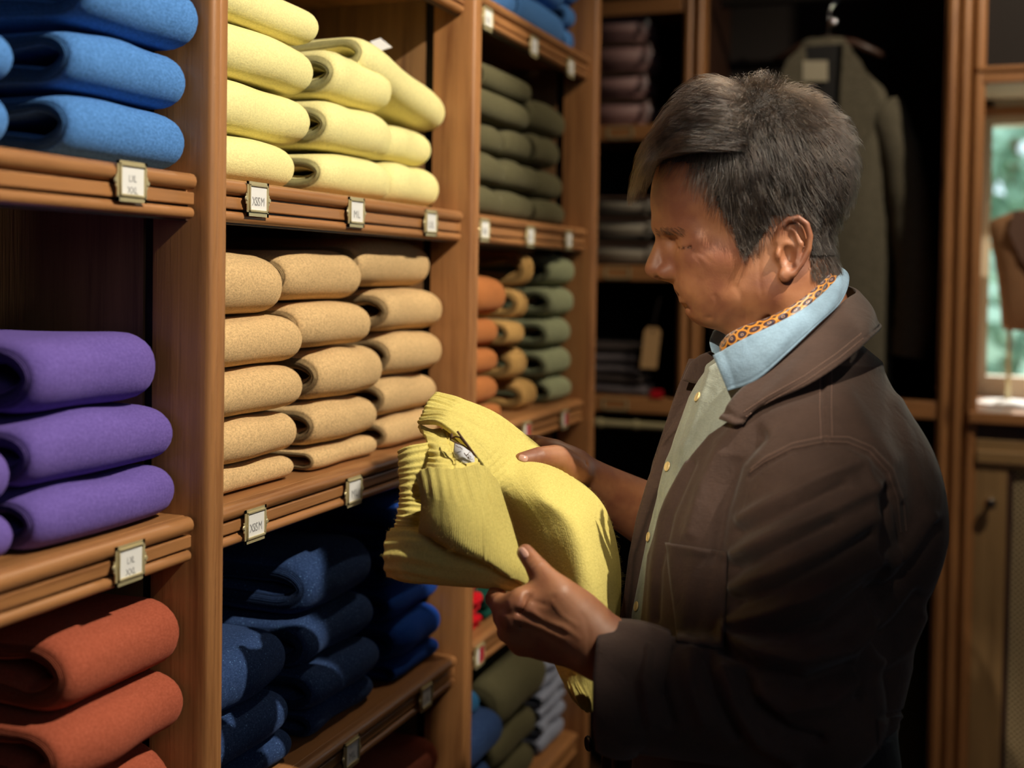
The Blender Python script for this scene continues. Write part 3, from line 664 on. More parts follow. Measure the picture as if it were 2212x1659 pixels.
V, F = plate2([(2190, 455), (2178, 500), (2205, 560), (2240, 600), (2262, 520), (2250, 460)], 3.305, .012); obj('lapel', V, F, mat('brown_velvet', lin('#5d4234'), .8)[0], BU)
a = ony(2181, 712, 3.40); MB().tube([(a[0], 3.40, zs+.008), (a[0], 3.40, a[2]+.01)], .006, 12).obj('stand_pole', BRASS, BU, smooth=True)
autosmooth(MB().lathe([(.07, 0), (.075, .004), (.06, .01), (.012, .014)], (a[0], 3.40, zs+.001), 28).obj('base', PAPER, BU))
# white cloth on the sill
rows = []
for i, y in enumerate(np.linspace(YR+.0, 3.58, 12)):
    rows.append([(x, y, zs+.0015+.010*abs(math.sin(x*21+i*.5))*math.sin(i*.5)**2+.003) for x in np.linspace(XW0+.005, XW1-.05, 40)]+[(x, y, zs+.001) for x in np.linspace(XW1-.05, XW0+.005, 40)])
# cabinet below the window
CB = empty('radiator_cabinet', ((XW0+XW1)/2, YR+.05, 0), 'pine radiator cabinet with cream lattice panel below the window', 'cabinet')
PL = wood('pine_pale', lin('#8f7048'), lin('#6e5232'), 2, .5); PLX = wood('pine_pale_x', lin('#8f7048'), lin('#6e5232'), 0, .5)
z1 = rz(2160, 925); z2 = rz(2160, 985); z3 = rz(2160, 1012)
MB().box(XW0-.0, XW1, YR+.012, YR+.03, z1-.03, zs-.03).obj('apron', DARKW, CB)
MB().box(XW0-.0, XW1, YR+.0, YR+.02, z3, z1-.03, .002).obj('top_rail', PLX, CB)
MB().box(XW0-.0, XW1, YR-.008, YR+.012, z2-.02, z2+.012, .004).obj('moulding', PLX, CB)
xs1 = rx(2172, 1200)
MB().box(XW0, xs1, YR+.004, YR+.026, 0, z3, .002).obj('stile', PL, CB)
MB().box(XW1-.09, XW1, YR+.004, YR+.026, 0, z3, .002).obj('stile', PL, CB)
MB().box(xs1, XW1-.09, YR+.004, YR+.026, 0, .16, .002).obj('bottom_rail', PLX, CB)
MB().box(xs1-.002, xs1+.013, YR+.008, YR+.03, .16, z3, .002).obj('door_edge', DARKW, CB)
MB().box(xs1, XW1-.09, YR+.05, YR+.06, .1, z3).obj('back_board', DARKPAINT, CB)
m = MB(); x0, x1 = xs1+.013, XW1-.09; st = .0135; W_, H_ = x1-x0, z3-.16
for sgn in (1, -1):                                # woven diagonal lattice
    k = -H_
    while k < W_:
        pts = []
        for t in (max(0, -k), min(H_, W_-k)):
            pts.append((x0+k+t, t if sgn > 0 else H_-t))
        (xa, ta), (xb, tb) = pts
        if abs(ta-tb) > .01: m.tube([(xa, YR+.02+.0015*sgn, .16+ta), (xb, YR+.02+.0015*sgn, .16+tb)], .0021, 4, cap=False)
        k += st
tag(m.obj('lattice', mat('cream_cane', lin('#b8a27c'), .7)[0], CB), kind='stuff')
kp = ony(2138, 1085, YR)
autosmooth(MB().lathe([(.006, 0), (.006, .012), (.013, .018), (.015, .024), (.012, .030), (.002, .032)], kp, 20, ax=(0, -1, 0)).obj('knob', mat('polished_nickel', lin('#d8d4c8'), .15, 1)[0], CB))
# left return between shelving and back unit
MB().box(-.44, -.0, 2.56, 2.575, 0, 2.6).obj('end_panel', PANEL, SH)
# ------------------------------------------------------------------ sculpting toolkit: distance fields in camera-aligned metres
CXP, CYP = IW/2, IH/2+SY
def M3(px, py, Z): return np.array([(px-CXP)*Z/FPX, -(py-CYP)*Z/FPX, Z])
def toW(P): P = np.asarray(P, float); return CAM+P[:, 0:1]*RC+P[:, 1:2]*UC+P[:, 2:3]*FC
def toW1(p): return toW(np.array([p]))[0]
def sell(p, c, r, rot=0):                      # ellipsoid; rot about the depth axis
    q = p-np.asarray(c, np.float32); r = np.asarray(r, np.float32)
    if rot:
        a, b = math.cos(rot), math.sin(rot); x = q[:, 0]*a+q[:, 1]*b; y = -q[:, 0]*b+q[:, 1]*a; q = np.stack([x, y, q[:, 2]], 1)
    k0 = np.sqrt(((q/r)**2).sum(1)); k1 = np.sqrt(((q/(r*r))**2).sum(1))+1e-9
    return k0*(k0-1)/k1
def scone(p, a, b, ra, rb):
    a = np.asarray(a, np.float32); b = np.asarray(b, np.float32); ba = b-a; t = np.clip(((p-a)@ba)/(ba@ba), 0, 1)
    return np.sqrt(((p-a-t[:, None]*ba)**2).sum(1))-(ra+(rb-ra)*t)
def schain(p, pts, rs):
    d = scone(p, pts[0], pts[1], rs[0], rs[1])
    for i in range(1, len(pts)-1): d = np.minimum(d, scone(p, pts[i], pts[i+1], rs[i], rs[i+1]))
    return d
def smin(a, b, k): h = np.maximum(k-np.abs(a-b), 0)/k; return np.minimum(a, b)-h*h*k*.25
def ssub(a, b, k): return -smin(-a, b, k)      # a minus b
def smoothstack(ys, vals, y): return np.interp(y, ys, vals)
def nets(fn, lo, hi, h, block=4, lip=1.9, newton=1):
    lo = np.array(lo, float); hi = np.array(hi, float)
    nb = np.ceil((hi-lo)/(h*block)).astype(int); n = nb*block+1
    cs = [lo[i]+h*block*(np.arange(nb[i])+.5) for i in range(3)]
    G = np.stack(np.meshgrid(*cs, indexing='ij'), -1).reshape(-1, 3).astype(np.float32)
    fc = np.concatenate([fn(G[i:i+400000]) for i in range(0, len(G), 400000)])
    act = np.abs(fc) < h*block*lip
    f = np.repeat(np.repeat(np.repeat(np.sign(fc).reshape(nb).astype(np.float32), block, 0), block, 1), block, 2)
    f = np.pad(f, ((0, 1), (0, 1), (0, 1)), mode='edge')
    A = act.reshape(nb); pm = np.repeat(np.repeat(np.repeat(A, block, 0), block, 1), block, 2); pm = np.pad(pm, ((0, 1),)*3)
    q = pm.copy(); q[1:] |= pm[:-1]; q2 = q.copy(); q2[:, 1:] |= q[:, :-1]; q3 = q2.copy(); q3[:, :, 1:] |= q2[:, :, :-1]
    idx = np.argwhere(q3); P = (lo+idx*h).astype(np.float32)
    val = np.concatenate([fn(P[i:i+400000]) for i in range(0, len(P), 400000)])
    f[idx[:, 0], idx[:, 1], idx[:, 2]] = val
    s = f < 0
    cnt = np.zeros(np.array(s.shape)-1, np.int8)
    for a in (0, 1):
        for b in (0, 1):
            for c in (0, 1): cnt += s[a:a+s.shape[0]-1, b:b+s.shape[1]-1, c:c+s.shape[2]-1]
    cell = (cnt > 0) & (cnt < 8); ci = np.argwhere(cell); vid = np.full(cell.shape, -1, np.int64); vid[cell] = np.arange(len(ci))
    acc = np.zeros((len(ci), 3)); w = np.zeros(len(ci))
    cor = [(a, b, c) for a in (0, 1) for b in (0, 1) for c in (0, 1)]
    for i1 in range(8):
        for i2 in range(i1+1, 8):
            d = np.array(cor[i2])-np.array(cor[i1])
            if abs(d).sum() != 1: continue
            p1 = ci+cor[i1]; p2 = ci+cor[i2]
            f1 = f[p1[:, 0], p1[:, 1], p1[:, 2]]; f2 = f[p2[:, 0], p2[:, 1], p2[:, 2]]
            m_ = (f1 < 0) != (f2 < 0); t = np.where(m_, f1/(f1-f2+1e-12), 0)
            acc += m_[:, None]*(p1+t[:, None]*d); w += m_
    V = lo+acc/w[:, None]*h
    F = []
    for ax in range(3):
        o1, o2 = [(1, 2), (2, 0), (0, 1)][ax]
        sl0 = [slice(None)]*3; sl1 = [slice(None)]*3; sl0[ax] = slice(0, -1); sl1[ax] = slice(1, None)
        a, b = s[tuple(sl0)], s[tuple(sl1)]; e = np.argwhere(a != b)
        e = e[(e[:, o1] > 0) & (e[:, o2] > 0) & (e[:, o1] < cell.shape[o1]) & (e[:, o2] < cell.shape[o2])]
        ins = s[e[:, 0], e[:, 1], e[:, 2]]
        def v(d1, d2):
            q = e.copy(); q[:, o1] -= d1; q[:, o2] -= d2; return vid[q[:, 0], q[:, 1], q[:, 2]]
        Q = np.stack([v(1, 1), v(0, 1), v(0, 0), v(1, 0)], 1)
        Q[~ins] = Q[~ins][:, ::-1]; F.append(Q)
    F = np.concatenate(F); F = F[(F >= 0).all(1)]
    for _ in range(newton):
        V32 = V.astype(np.float32); g = grad(fn, V32, h*.5); f0 = fn(V32); V = V-np.clip(f0, -h, h)[:, None]*g
    return V, F
def grad(fn, P, e):
    g = np.stack([fn(P+np.array(d, np.float32)*e)-fn(P-np.array(d, np.float32)*e) for d in ((1, 0, 0), (0, 1, 0), (0, 0, 1))], 1)
    return g/(np.linalg.norm(g, axis=1, keepdims=True)+1e-9)
def inpoly(X, Y, poly):
    r = np.zeros(X.shape, bool); n = len(poly)
    for i in range(n):
        x1, y1 = poly[i]; x2, y2 = poly[(i+1) % n]
        c = ((y1 > Y) != (y2 > Y)) & (X < (x2-x1)*(Y-y1)/(y2-y1+1e-9)+x1); r ^= c
    return r
def ppx(V): return CXP+V[:, 0]/V[:, 2]*FPX, CYP-V[:, 1]/V[:, 2]*FPX
def stroke_d(X, Y, pts):
    d = np.full(X.shape, 1e9)
    for (x1, y1), (x2, y2) in zip(pts[:-1], pts[1:]):
        dx, dy = x2-x1, y2-y1; t = np.clip(((X-x1)*dx+(Y-y1)*dy)/(dx*dx+dy*dy), 0, 1); d = np.minimum(d, np.hypot(X-x1-t*dx, Y-y1-t*dy))
    return d
def vnormals(V, F):
    n = np.cross(V[F[:, 2]]-V[F[:, 0]], V[F[:, 3]]-V[F[:, 1]]); out = np.zeros_like(V)
    for k in range(4): np.add.at(out, F[:, k], n)
    return out/(np.linalg.norm(out, axis=1, keepdims=True)+1e-12)
def relief(V, F, strokes, near):               # push folds and seams into the cloth; strokes drawn on the near side
    n = vnormals(V, F); X, Y = ppx(V); D = np.zeros(len(V))
    for pts, amp, wd in strokes:
        xs = [p[0] for p in pts]; ys = [p[1] for p in pts]
        m_ = near & (X > min(xs)-4*wd) & (X < max(xs)+4*wd) & (Y > min(ys)-4*wd) & (Y < max(ys)+4*wd)
        if m_.any():
            d = stroke_d(X[m_], Y[m_], pts); D[m_] += amp*np.exp(-(d/wd)**2)
    return V+n*D[:, None]
from mathutils.bvhtree import BVHTree
def bvh_of(Vw, F): return BVHTree.FromPolygons([tuple(v) for v in Vw], [tuple(int(i) for i in f) for f in F])
def drape(bvh, px, py, off=0.0, fallback=None):
    d = ray(px, py); d = d/np.linalg.norm(d); h = bvh.ray_cast(Vector(CAM), Vector(d))
    if h[0] is None: return fallback
    return np.array(h[0])-d*off
def crsurf(grid, nu, nv):                      # Catmull-Rom surface through a grid of points
    G = np.array(grid, float)
    def cr(P, n):
        P = np.concatenate([[2*P[0]-P[1]], P, [2*P[-1]-P[-2]]]); m_ = len(P)-3; out = []
        for t in np.linspace(0, m_, n):
            i = min(int(t), m_-1); u = t-i; a, b, c, d = P[i], P[i+1], P[i+2], P[i+3]
            out.append(.5*((2*b)+(c-a)*u+(2*a-5*b+4*c-d)*u*u+(3*b-a-3*c+d)*u**3))
        return np.array(out)
    A = np.stack([cr(G[:, j], nu) for j in range(G.shape[1])], 1); return np.stack([cr(A[i], nv) for i in range(nu)], 0)
def sheet(name, S, mat_, parent, thick, disp=None, uvs=(1, 1), rib=None, flip=False, edge=.5):
    """S (nu,nv,3) world points -> closed thick cloth with rounded rim; disp(u,v) adds relief on the outer face"""
    nu, nv = S.shape[:2]; du = np.gradient(S, axis=0); dv = np.gradient(S, axis=1); n = np.cross(du, dv); n /= np.linalg.norm(n, axis=2, keepdims=True)+1e-12
    mid = (CAM-S); s = np.sign((n*mid).sum()) or 1
    n = n*s*(-1 if flip else 1)
    U, W = np.meshgrid(np.linspace(0, 1, nu), np.linspace(0, 1, nv), indexing='ij')
    rim = np.minimum.reduce([np.arange(nu)[:, None]+0*W, (nu-1-np.arange(nu))[:, None]+0*W, np.arange(nv)[None]+0*U, (nv-1-np.arange(nv))[None]+0*U]).astype(float)
    t = thick*.5*np.sqrt(np.clip(1-(1-np.clip(rim/2.5, 0, 1))**2, edge**2 if edge > 0 else .0, 1))
    D = disp(U, W) if disp is not None else 0*U
    out = S+n*(t+D)[..., None]; inn = S-n*(t-D*.8)[..., None]
    V = np.concatenate([out.reshape(-1, 3), inn.reshape(-1, 3)]); N_ = nu*nv; F = []
    idx = np.arange(N_).reshape(nu, nv)
    q = np.stack([idx[:-1, :-1], idx[1:, :-1], idx[1:, 1:], idx[:-1, 1:]], -1).reshape(-1, 4)
    F = np.concatenate([q if s*(-1 if flip else 1) > 0 else q[:, ::-1], (q[:, ::-1] if s*(-1 if flip else 1) > 0 else q)+N_])
    b = list(idx[0, :])+list(idx[1:, -1])+list(idx[-1, -2::-1])+list(idx[-2:0:-1, 0])
    side = np.array([(b[i], b[(i+1) % len(b)], b[(i+1) % len(b)]+N_, b[i]+N_) for i in range(len(b))])
    if s*(-1 if flip else 1) < 0: side = side[:, ::-1]
    F = np.concatenate([F, side[:, ::1]])
    uv = np.concatenate([np.stack([U.ravel()*uvs[0], W.ravel()*uvs[1]], 1)]*2)
    return obj(name, V, F, mat_, parent, smooth=True, uv=uv, attrs={'rib': np.full(len(V), 1.0 if rib is None else rib)})
# ------------------------------------------------------------------ the person: body (head, neck, arms, hands) as one skin
ZH = 1.38; KH = ZH/FPX
def HP(X, Y, c=0): return np.array([(X-CXP)*KH, -(Y-CYP)*KH, ZH+c*KH], np.float32)
def head_f(p):
    q = p.copy(); q[:, 2] = ZH+np.abs(p[:, 2]-ZH)             # left-right symmetric head
    E = lambda X, Y, c, rx_, ry_, rc, rot=0: sell(q, HP(X, Y, c), (rx_*KH, ry_*KH, rc*KH), rot)
    K = lambda a, b, ra, rb: scone(q, HP(*a), HP(*b), ra*KH, rb*KH)
    k = KH
    d = E(1632, 382, 0, 196, 186, 138)
    d = smin(d, E(1512, 440, 0, 104, 120, 106), 60*k)
    d = smin(d, E(1566, 560, 0, 122, 128, 92), 50*k)
    d = smin(d, E(1530, 659, 0, 44, 37, 38), 34*k)
    d = smin(d, K((1530, 655, 18), (1655, 626, 64), 36, 38), 40*k)
    d = smin(d, K((1655, 626, 64), (1660, 540, 78), 38, 36), 40*k)
    d = smin(d, E(1530, 560, 66, 62, 36, 34), 36*k)           # cheek bone
    d = smin(d, E(1512, 610, 44, 42, 44, 34), 34*k)           # cheek
    d = smin(d, K((1433, 487, 14), (1474, 494, 62), 22, 20), 20*k)  # brow
    d = smin(d, K((1492, 497, 76), (1500, 520, 84), 16, 16), 24*k)
    d = ssub(d, E(1442, 526, 44, 14, 16, 17), 20*k)           # eye socket
    d = smin(d, E(1483, 530, 58, 25, 21, 30), 6*k)            # closed lid over the eyeball
    d = smin(d, K((1459, 522, 44), (1496, 532, 74), 4, 4), 7*k)
    d = ssub(d, K((1459, 540, 60), (1503, 541, 90), 3.2, 2.4), 4*k); d = ssub(d, K((1463, 538, 86), (1500, 540, 90), 3, 2.4), 4*k)   # lash line
    d = ssub(d, K((1453, 513, 56), (1500, 520, 88), 3, 2.5), 8*k)
    d = smin(d, K((1476, 556, 40), (1504, 560, 70), 6, 6), 14*k)      # bag below the eye
    # nose
    d = smin(d, K((1436, 505, 0), (1418, 560, 0), 13, 17), 14*k)
    d = smin(d, K((1450, 530, 10), (1446, 580, 18), 14, 16), 18*k)
    d = smin(d, E(1415, 580, 0, 22, 21, 21), 12*k)
    d = smin(d, E(1442, 588, 22, 25, 17, 14, .15), 8*k)
    d = smin(d, K((1418, 595, 0), (1452, 602, 0), 8, 9), 10*k)
    d = ssub(d, E(1425, 604, 11, 12, 6, 6, -.2), 5*k)
    d = ssub(d, K((1466, 572, 34), (1476, 596, 36), 3, 3), 12*k)      # alar crease
    d = ssub(d, K((1474, 596, 38), (1512, 648, 46), 2.5, 3), 14*k)    # smile fold
    # mouth
    d = smin(d, E(1479, 619, 0, 21, 14, 32, .5), 10*k)
    d = smin(d, E(1489, 644, 0, 21, 13, 28, .4), 9*k)
    d = ssub(d, K((1458, 631, 0), (1508, 648, 38), 3.4, 2.8), 6*k)
    d = ssub(d, K((1476, 662, 0), (1484, 663, 26), 5, 4), 12*k)
    d = ssub(d, K((1508, 650, 40), (1524, 682, 44), 2, 2), 12*k)
    # neck and throat
    d = smin(d, K((1668, 590, 0), (1742, 800, 0), 98, 108), 40*k)
    d = smin(d, K((1560, 668, 0), (1625, 712, 0), 34, 44), 36*k)
    d = smin(d, K((1698, 560, 0), (1766, 780, 0), 97, 100), 30*k)
    d = smin(d, K((1705, 600, 78), (1650, 760, 44), 20, 18), 24*k)
    d = ssub(d, K((1660, 650, 84), (1628, 725, 66), 5, 5), 22*k)
    # ear
    e = K((1652, 528, 118), (1658, 500, 124), 6, 6)
    pts = [(1658, 500, 124), (1672, 485, 130), (1692, 481, 134), (1709, 494, 136), (1716, 518, 136), (1713, 546, 134), (1700, 574, 131), (1684, 596, 128)]
    for a, b in zip(pts[:-1], pts[1:]): e = np.minimum(e, K(a, b, 6.5, 6.5))
    e = smin(e, E(1668, 598, 125, 14, 15, 8), 10*k)
    e = smin(e, E(1682, 540, 122, 31, 54, 7, -.12), 6*k)
    e = smin(e, K((1682, 506, 128), (1698, 534, 130), 5, 5), 7*k); e = smin(e, K((1698, 534, 130), (1688, 572, 128), 5, 5), 7*k)
    e = smin(e, E(1655, 556, 124, 8, 11, 8), 7*k)
    e = ssub(e, E(1672, 557, 134, 15, 22, 19), 6*k); e = ssub(e, E(1677, 520, 136, 10, 15, 12), 7*k)
    return smin(d, e, 9*k)
LH = lambda x, y, z: M3(x, y, z)
HW = 1.0
def hand_left(p):
    k = .00046
    d = scone(p, LH(1400, 1455, 1.20), LH(1290, 1392, 1.212), .036, .029)
    d = smin(d, scone(p, LH(1290, 1392, 1.212), LH(1240, 1362, 1.216), .029, .031), .02)
    d = smin(d, sell(p, LH(1190, 1340, 1.22), (.044, .036, .019), .38), .025)
    for (a, b, r1, r2) in (((1240, 1340, 1.21), (1128, 1300, 1.205), .017, .0135), ((1230, 1362, 1.212), (1108, 1332, 1.208), .017, .0135), ((1230, 1385, 1.22), (1108, 1362, 1.216), .016, .0125), ((1225, 1400, 1.23), (1128, 1388, 1.232), .015, .0115)):
        d = smin(d, scone(p, LH(*a), LH(*b), r1, r2), .012)
    d = smin(d, schain(p, [LH(1262, 1345, 1.212), LH(1208, 1288, 1.205), LH(1165, 1232, 1.222), LH(1135, 1194, 1.238)], [.020, .0155, .0115, .0088]), .014)
    d = smin(d, scone(p, LH(1205, 1290, 1.21), LH(1150, 1300, 1.215), .013, .012), .018)
    F = [([(1124, 1308, 1.206), (1084, 1306, 1.224), (1066, 1294, 1.268), (1080, 1262, 1.305)], [.0125, .0110, .0092, .008]),
         ([(1106, 1334, 1.209), (1088, 1332, 1.245), (1096, 1310, 1.282), (1116, 1292, 1.296)], [.0130, .0115, .0095, .008]),
         ([(1108, 1364, 1.217), (1096, 1366, 1.250), (1110, 1346, 1.284), (1130, 1326, 1.296)], [.0122, .0108, .009, .0078]),
         ([(1126, 1390, 1.233), (1122, 1392, 1.262), (1138, 1372, 1.288), (1155, 1356, 1.296)], [.0110, .0095, .0082, .007])]
    for pts, rs in F: d = smin(d, schain(p, [LH(*q) for q in pts], rs), .008)
    for a, b in (((1140, 1288, 1.196), (1128, 1315, 1.194)), ((1090, 1318, 1.205), (1120, 1322, 1.196)), ((1088, 1349, 1.208), (1125, 1352, 1.199)), ((1105, 1378, 1.215), (1135, 1376, 1.21))):
        d = ssub(d, scone(p, LH(*a), LH(*b), .0012, .0008), .007)
    return d
def hand_right(p):
    d = schain(p, [LH(1600, 1190, 1.60), LH(1400, 1112, 1.56), LH(1300, 1058, 1.525), LH(1245, 1022, 1.50)], [.045, .041, .032, .026])
    d = smin(d, sell(p, LH(1205, 1000, 1.495), (.040, .026, .022), -.5), .02)
    d = smin(d, schain(p, [LH(1240, 1018, 1.475), LH(1205, 990, 1.452), LH(1165, 988, 1.430), LH(1128, 995, 1.414)], [.020, .0168, .0125, .0098]), .012)
    F = [([(1200, 972, 1.50), (1160, 958, 1.505), (1130, 955, 1.508), (1105, 960, 1.508)], [.0125, .0105, .0092, .008]),
         ([(1200, 980, 1.515), (1155, 966, 1.527), (1120, 968, 1.525), (1090, 978, 1.52)], [.0128, .0108, .0095, .008]),
         ([(1205, 995, 1.53), (1160, 985, 1.54), (1125, 990, 1.535), (1098, 1000, 1.525)], [.012, .0105, .009, .0078]),
         ([(1212, 1012, 1.535), (1172, 1010, 1.548), (1145, 1015, 1.542), (1120, 1022, 1.53)], [.011, .0095, .008, .007])]
    for pts, rs in F: d = smin(d, schain(p, [LH(*q) for q in pts], rs), .004)
    d = ssub(d, scone(p, LH(1238, 1045, 1.472), LH(1262, 1005, 1.470), .001, .001), .008)
    return d
def core_f(p):
    d = sell(p, M3(1720, 1300, 1.38), (.11, .30, .13)); d = smin(d, scone(p, M3(1745, 820, 1.38), M3(1730, 1000, 1.38), .05, .09), .05)
    d = smin(d, scone(p, M3(1765, 1050, 1.27), M3(1720, 1080, 1.38), .04, .07), .04); d = smin(d, scone(p, M3(1720, 1000, 1.50), M3(1720, 1080, 1.38), .04, .07), .04)
    d = smin(d, schain(p, [M3(1765, 1060, 1.26), M3(1745, 1520, 1.19), M3(1400, 1455, 1.20)], [.035, .034, .034]), .03)
    return smin(d, schain(p, [M3(1720, 1000, 1.50), M3(1620, 1190, 1.62), M3(1560, 1178, 1.595)], [.035, .035, .038]), .03)
def body_f(p):
    out = np.full(len(p), .3, np.float32)
    b = np.asarray(p)
    X = CXP+b[:, 0]/b[:, 2]*FPX; Y = CYP-b[:, 1]/b[:, 2]*FPX
    def put(mask, fn):
        if mask.any(): out[mask] = np.minimum(out[mask], fn(b[mask])) if True else 0
    hm = Y < 900
    c = core_f(b); out = c.astype(np.float32)
    if hm.any(): out[hm] = smin(out[hm], head_f(b[hm]), .02)
    m_ = (X < 1480) & (Y > 1100) & (b[:, 2] < 1.36)
    if m_.any(): out[m_] = smin(out[m_], hand_left(b[m_]), .01)
    m_ = (X < 1660) & (Y > 860) & (Y < 1300) & (b[:, 2] > 1.40)
    if m_.any(): out[m_] = smin(out[m_], hand_right(b[m_]), .01)
    return out
VB, FB = nets(body_f, (-.04, -.52, 1.10), (.46, .34, 1.70), .0021, lip=2.6)
SKS = [([(1118, 1308), (1160, 1330), (1225, 1362)], .0014, 8), ([(1112, 1335), (1160, 1352), (1220, 1380)], .0014, 8), ([(1120, 1322), (1165, 1342), (1215, 1368)], -.0016, 6), ([(1120, 1352), (1165, 1368), (1210, 1392)], -.0012, 6),
 ([(1150, 1318), (1175, 1345), (1215, 1352), (1250, 1378)], .0010, 4.5), ([(1192, 1300), (1215, 1330), (1245, 1350)], .0009, 4.5), ([(1146, 1222), (1170, 1206)], -.0007, 4), ([(1152, 1232), (1178, 1216)], -.0007, 4), ([(1140, 1213), (1162, 1200)], -.0005, 4),
 ([(1100, 1300), (1104, 1318)], .0012, 7), ([(1098, 1336), (1100, 1350)], .0012, 7), ([(1262, 1330), (1272, 1372), (1270, 1410)], -.0007, 5), ([(1150, 1298), (1180, 1308), (1196, 1290)], -.0014, 6),
 ([(1502, 545), (1520, 552), (1536, 566)], -.0006, 4), ([(1500, 552), (1512, 566), (1520, 584)], -.0006, 4), ([(1478, 566), (1492, 586), (1510, 604)], -.0005, 4.5), ([(1424, 420), (1424, 440), (1428, 470)], -.0005, 5), ([(1440, 400), (1442, 440), (1450, 470)], -.0003, 5),
 ([(1545, 640), (1556, 668), (1550, 690)], -.0009, 6), ([(1590, 620), (1606, 650), (1610, 690)], -.0009, 7), ([(1640, 560), (1640, 600), (1646, 640)], -.0006, 5),
 ([(1158, 972), (1166, 984), (1170, 998)], -.0006, 4), ([(1166, 970), (1175, 984), (1178, 998)], -.0005, 4), ([(1236, 1045), (1248, 1020), (1250, 1000)], -.0008, 5), ([(1252, 1010), (1290, 1040), (1340, 1075)], .0010, 8), ([(1262, 1040), (1310, 1072), (1350, 1100)], .0010, 8)]
VB = relief(VB, FB, [(a_, b_*.62, c_) for a_, b_, c_ in SKS], (VB[:, 2] < 1.37) | (VB[:, 0] < .16))
SKIN, nt, b = mat('skin', lin('#a2704f'), .52)
n1 = N(nt, 'ShaderNodeTexNoise', Scale=26, Detail=4); nt.links.new(coords(nt), n1.inputs[0])
c_ = ramp(nt, n1.outputs[0], [(.35, lin('#84513a')), (.55, lin('#9c6747')), (.75, lin('#aa7655'))])
n2 = N(nt, 'ShaderNodeTexNoise', Scale=480, Detail=2); nt.links.new(coords(nt), n2.inputs[0]); nt.links.new(c_, b.inputs['Base Color'])
n4 = N(nt, 'ShaderNodeTexVoronoi', Scale=420); nt.links.new(coords(nt, (1, .55, 1)), n4.inputs[0])
pp = bump(nt, b, n2.outputs[0], .15, .0004); bump(nt, b, n4.outputs['Distance'], .12, .0003, pp)
b.inputs['Subsurface Weight'].default_value = .12; b.inputs['Subsurface Radius'].default_value = (1, .35, .15); b.inputs['Subsurface Scale'].default_value = .006
PE = empty('person', tuple(toW1(M3(1700, 1659, 1.38))[:2])+(0.0,), 'man in a dark brown work jacket and blue shirt looking down at a yellow jumper', 'person')
VBw = toW(VB)
body = obj('body', VBw, FB, SKIN, PE, smooth=True)
print('body verts', len(VB))
BVB = bvh_of(VBw, FB)
NAILM = mat('nail', lin('#c89a88'), .22)[0]
def nail(cx, cy, w_, l_, ang, off=.0006):
    m = []; nu, nv = 9, 7
    for i in range(nu):
        r = []
        for j in range(nv):
            a = (i/(nu-1)-.5)*2; b_ = (j/(nv-1)-.5)*2
            k = math.sqrt(max(0, 1-abs(a)**3.2)); x = a*l_; y = b_*w_*max(k, .35)
            X = cx+x*math.cos(ang)-y*math.sin(ang); Y = cy+x*math.sin(ang)+y*math.cos(ang)
            P = drape(BVB, X, Y, off)
            r.append(P if P is not None else np.array([np.nan]*3))
        m.append(r)
    S_ = np.array(m)
    if np.isnan(S_).any() or np.ptp((S_-CAM)@FC) > .03: print('nail miss', cx, cy); return
    sheet('nail', S_, NAILM, PE, .0012, edge=.3)
nail(1130, 1194, 9, 13, .85); nail(1130, 990, 7.5, 11, .25)
# ------------------------------------------------------------------ clothes
def twill(name, col, sc, heather=.12, rough=.8):
    m, nt, b = mat(name, col, rough)
    v = coords(nt); n1 = N(nt, 'ShaderNodeTexNoise', Scale=18, Detail=5); nt.links.new(v, n1.inputs[0])
    c = ramp(nt, n1.outputs[0], [(.3, tuple(x*(1-heather*1.5) for x in col)), (.7, tuple(min(1, x*(1+heather*1.5)) for x in col))])
    n2 = N(nt, 'ShaderNodeTexNoise', Scale=sc, Detail=2); nt.links.new(coords(nt, (1, 1, .25)), n2.inputs[0])
    n3 = N(nt, 'ShaderNodeTexNoise', Scale=sc, Detail=2); nt.links.new(coords(nt, (.25, .25, 1)), n3.inputs[0])
    ad = N(nt, 'ShaderNodeMath', operation='ADD'); nt.links.new(n2.outputs[0], ad.inputs[0]); nt.links.new(n3.outputs[0], ad.inputs[1])
    mx = N(nt, 'ShaderNodeMix', data_type='RGBA', blend_type='OVERLAY'); mx.inputs[0].default_value = heather*2; nt.links.new(c, mx.inputs[6])
    hf = N(nt, 'ShaderNodeMath', operation='MULTIPLY'); hf.inputs[1].default_value = .5; nt.links.new(ad.outputs[0], hf.inputs[0]); nt.links.new(hf.outputs[0], mx.inputs[7]); nt.links.new(mx.outputs[2], b.inputs['Base Color'])
    p = bump(nt, b, ad.outputs[0], .35, .0008); n5 = N(nt, 'ShaderNodeTexNoise', Scale=34, Detail=3, Distortion=.8); nt.links.new(coords(nt), n5.inputs[0])
    bump(nt, b, n5.outputs[0], .28, .006, p); b.inputs['Sheen Weight'].default_value = .12; b.inputs['Specular IOR Level'].default_value = .25
    return m
JACK = twill('brown_cotton_drill', lin('#47362f'), 700); CHAM = twill('blue_chambray', lin('#7d97ac'), 900, .18); TRO = twill('trouser_cloth', lin('#1c1a1c'), 600)
KJ = 1.38/FPX
def rows_f(p, R, zc=1.38, e=2.0):
    Yp = CYP-p[:, 1]/KJ
    ys = R[:, 0]; fr = np.interp(Yp, ys, R[:, 1]); bk = np.interp(Yp, ys, R[:, 2]); hz = np.interp(Yp, ys, R[:, 3])
    cx = ((fr+bk)/2-CXP)*KJ; rx_ = (bk-fr)/2*KJ
    q = (np.abs((p[:, 0]-cx)/rx_)**e+np.abs((p[:, 2]-zc)/hz)**e)**(1/e)
    d = (q-1)*np.minimum(rx_, hz)*.9
    return np.maximum(d, np.maximum((R[0, 0]-Yp), (Yp-R[-1, 0]))*KJ)
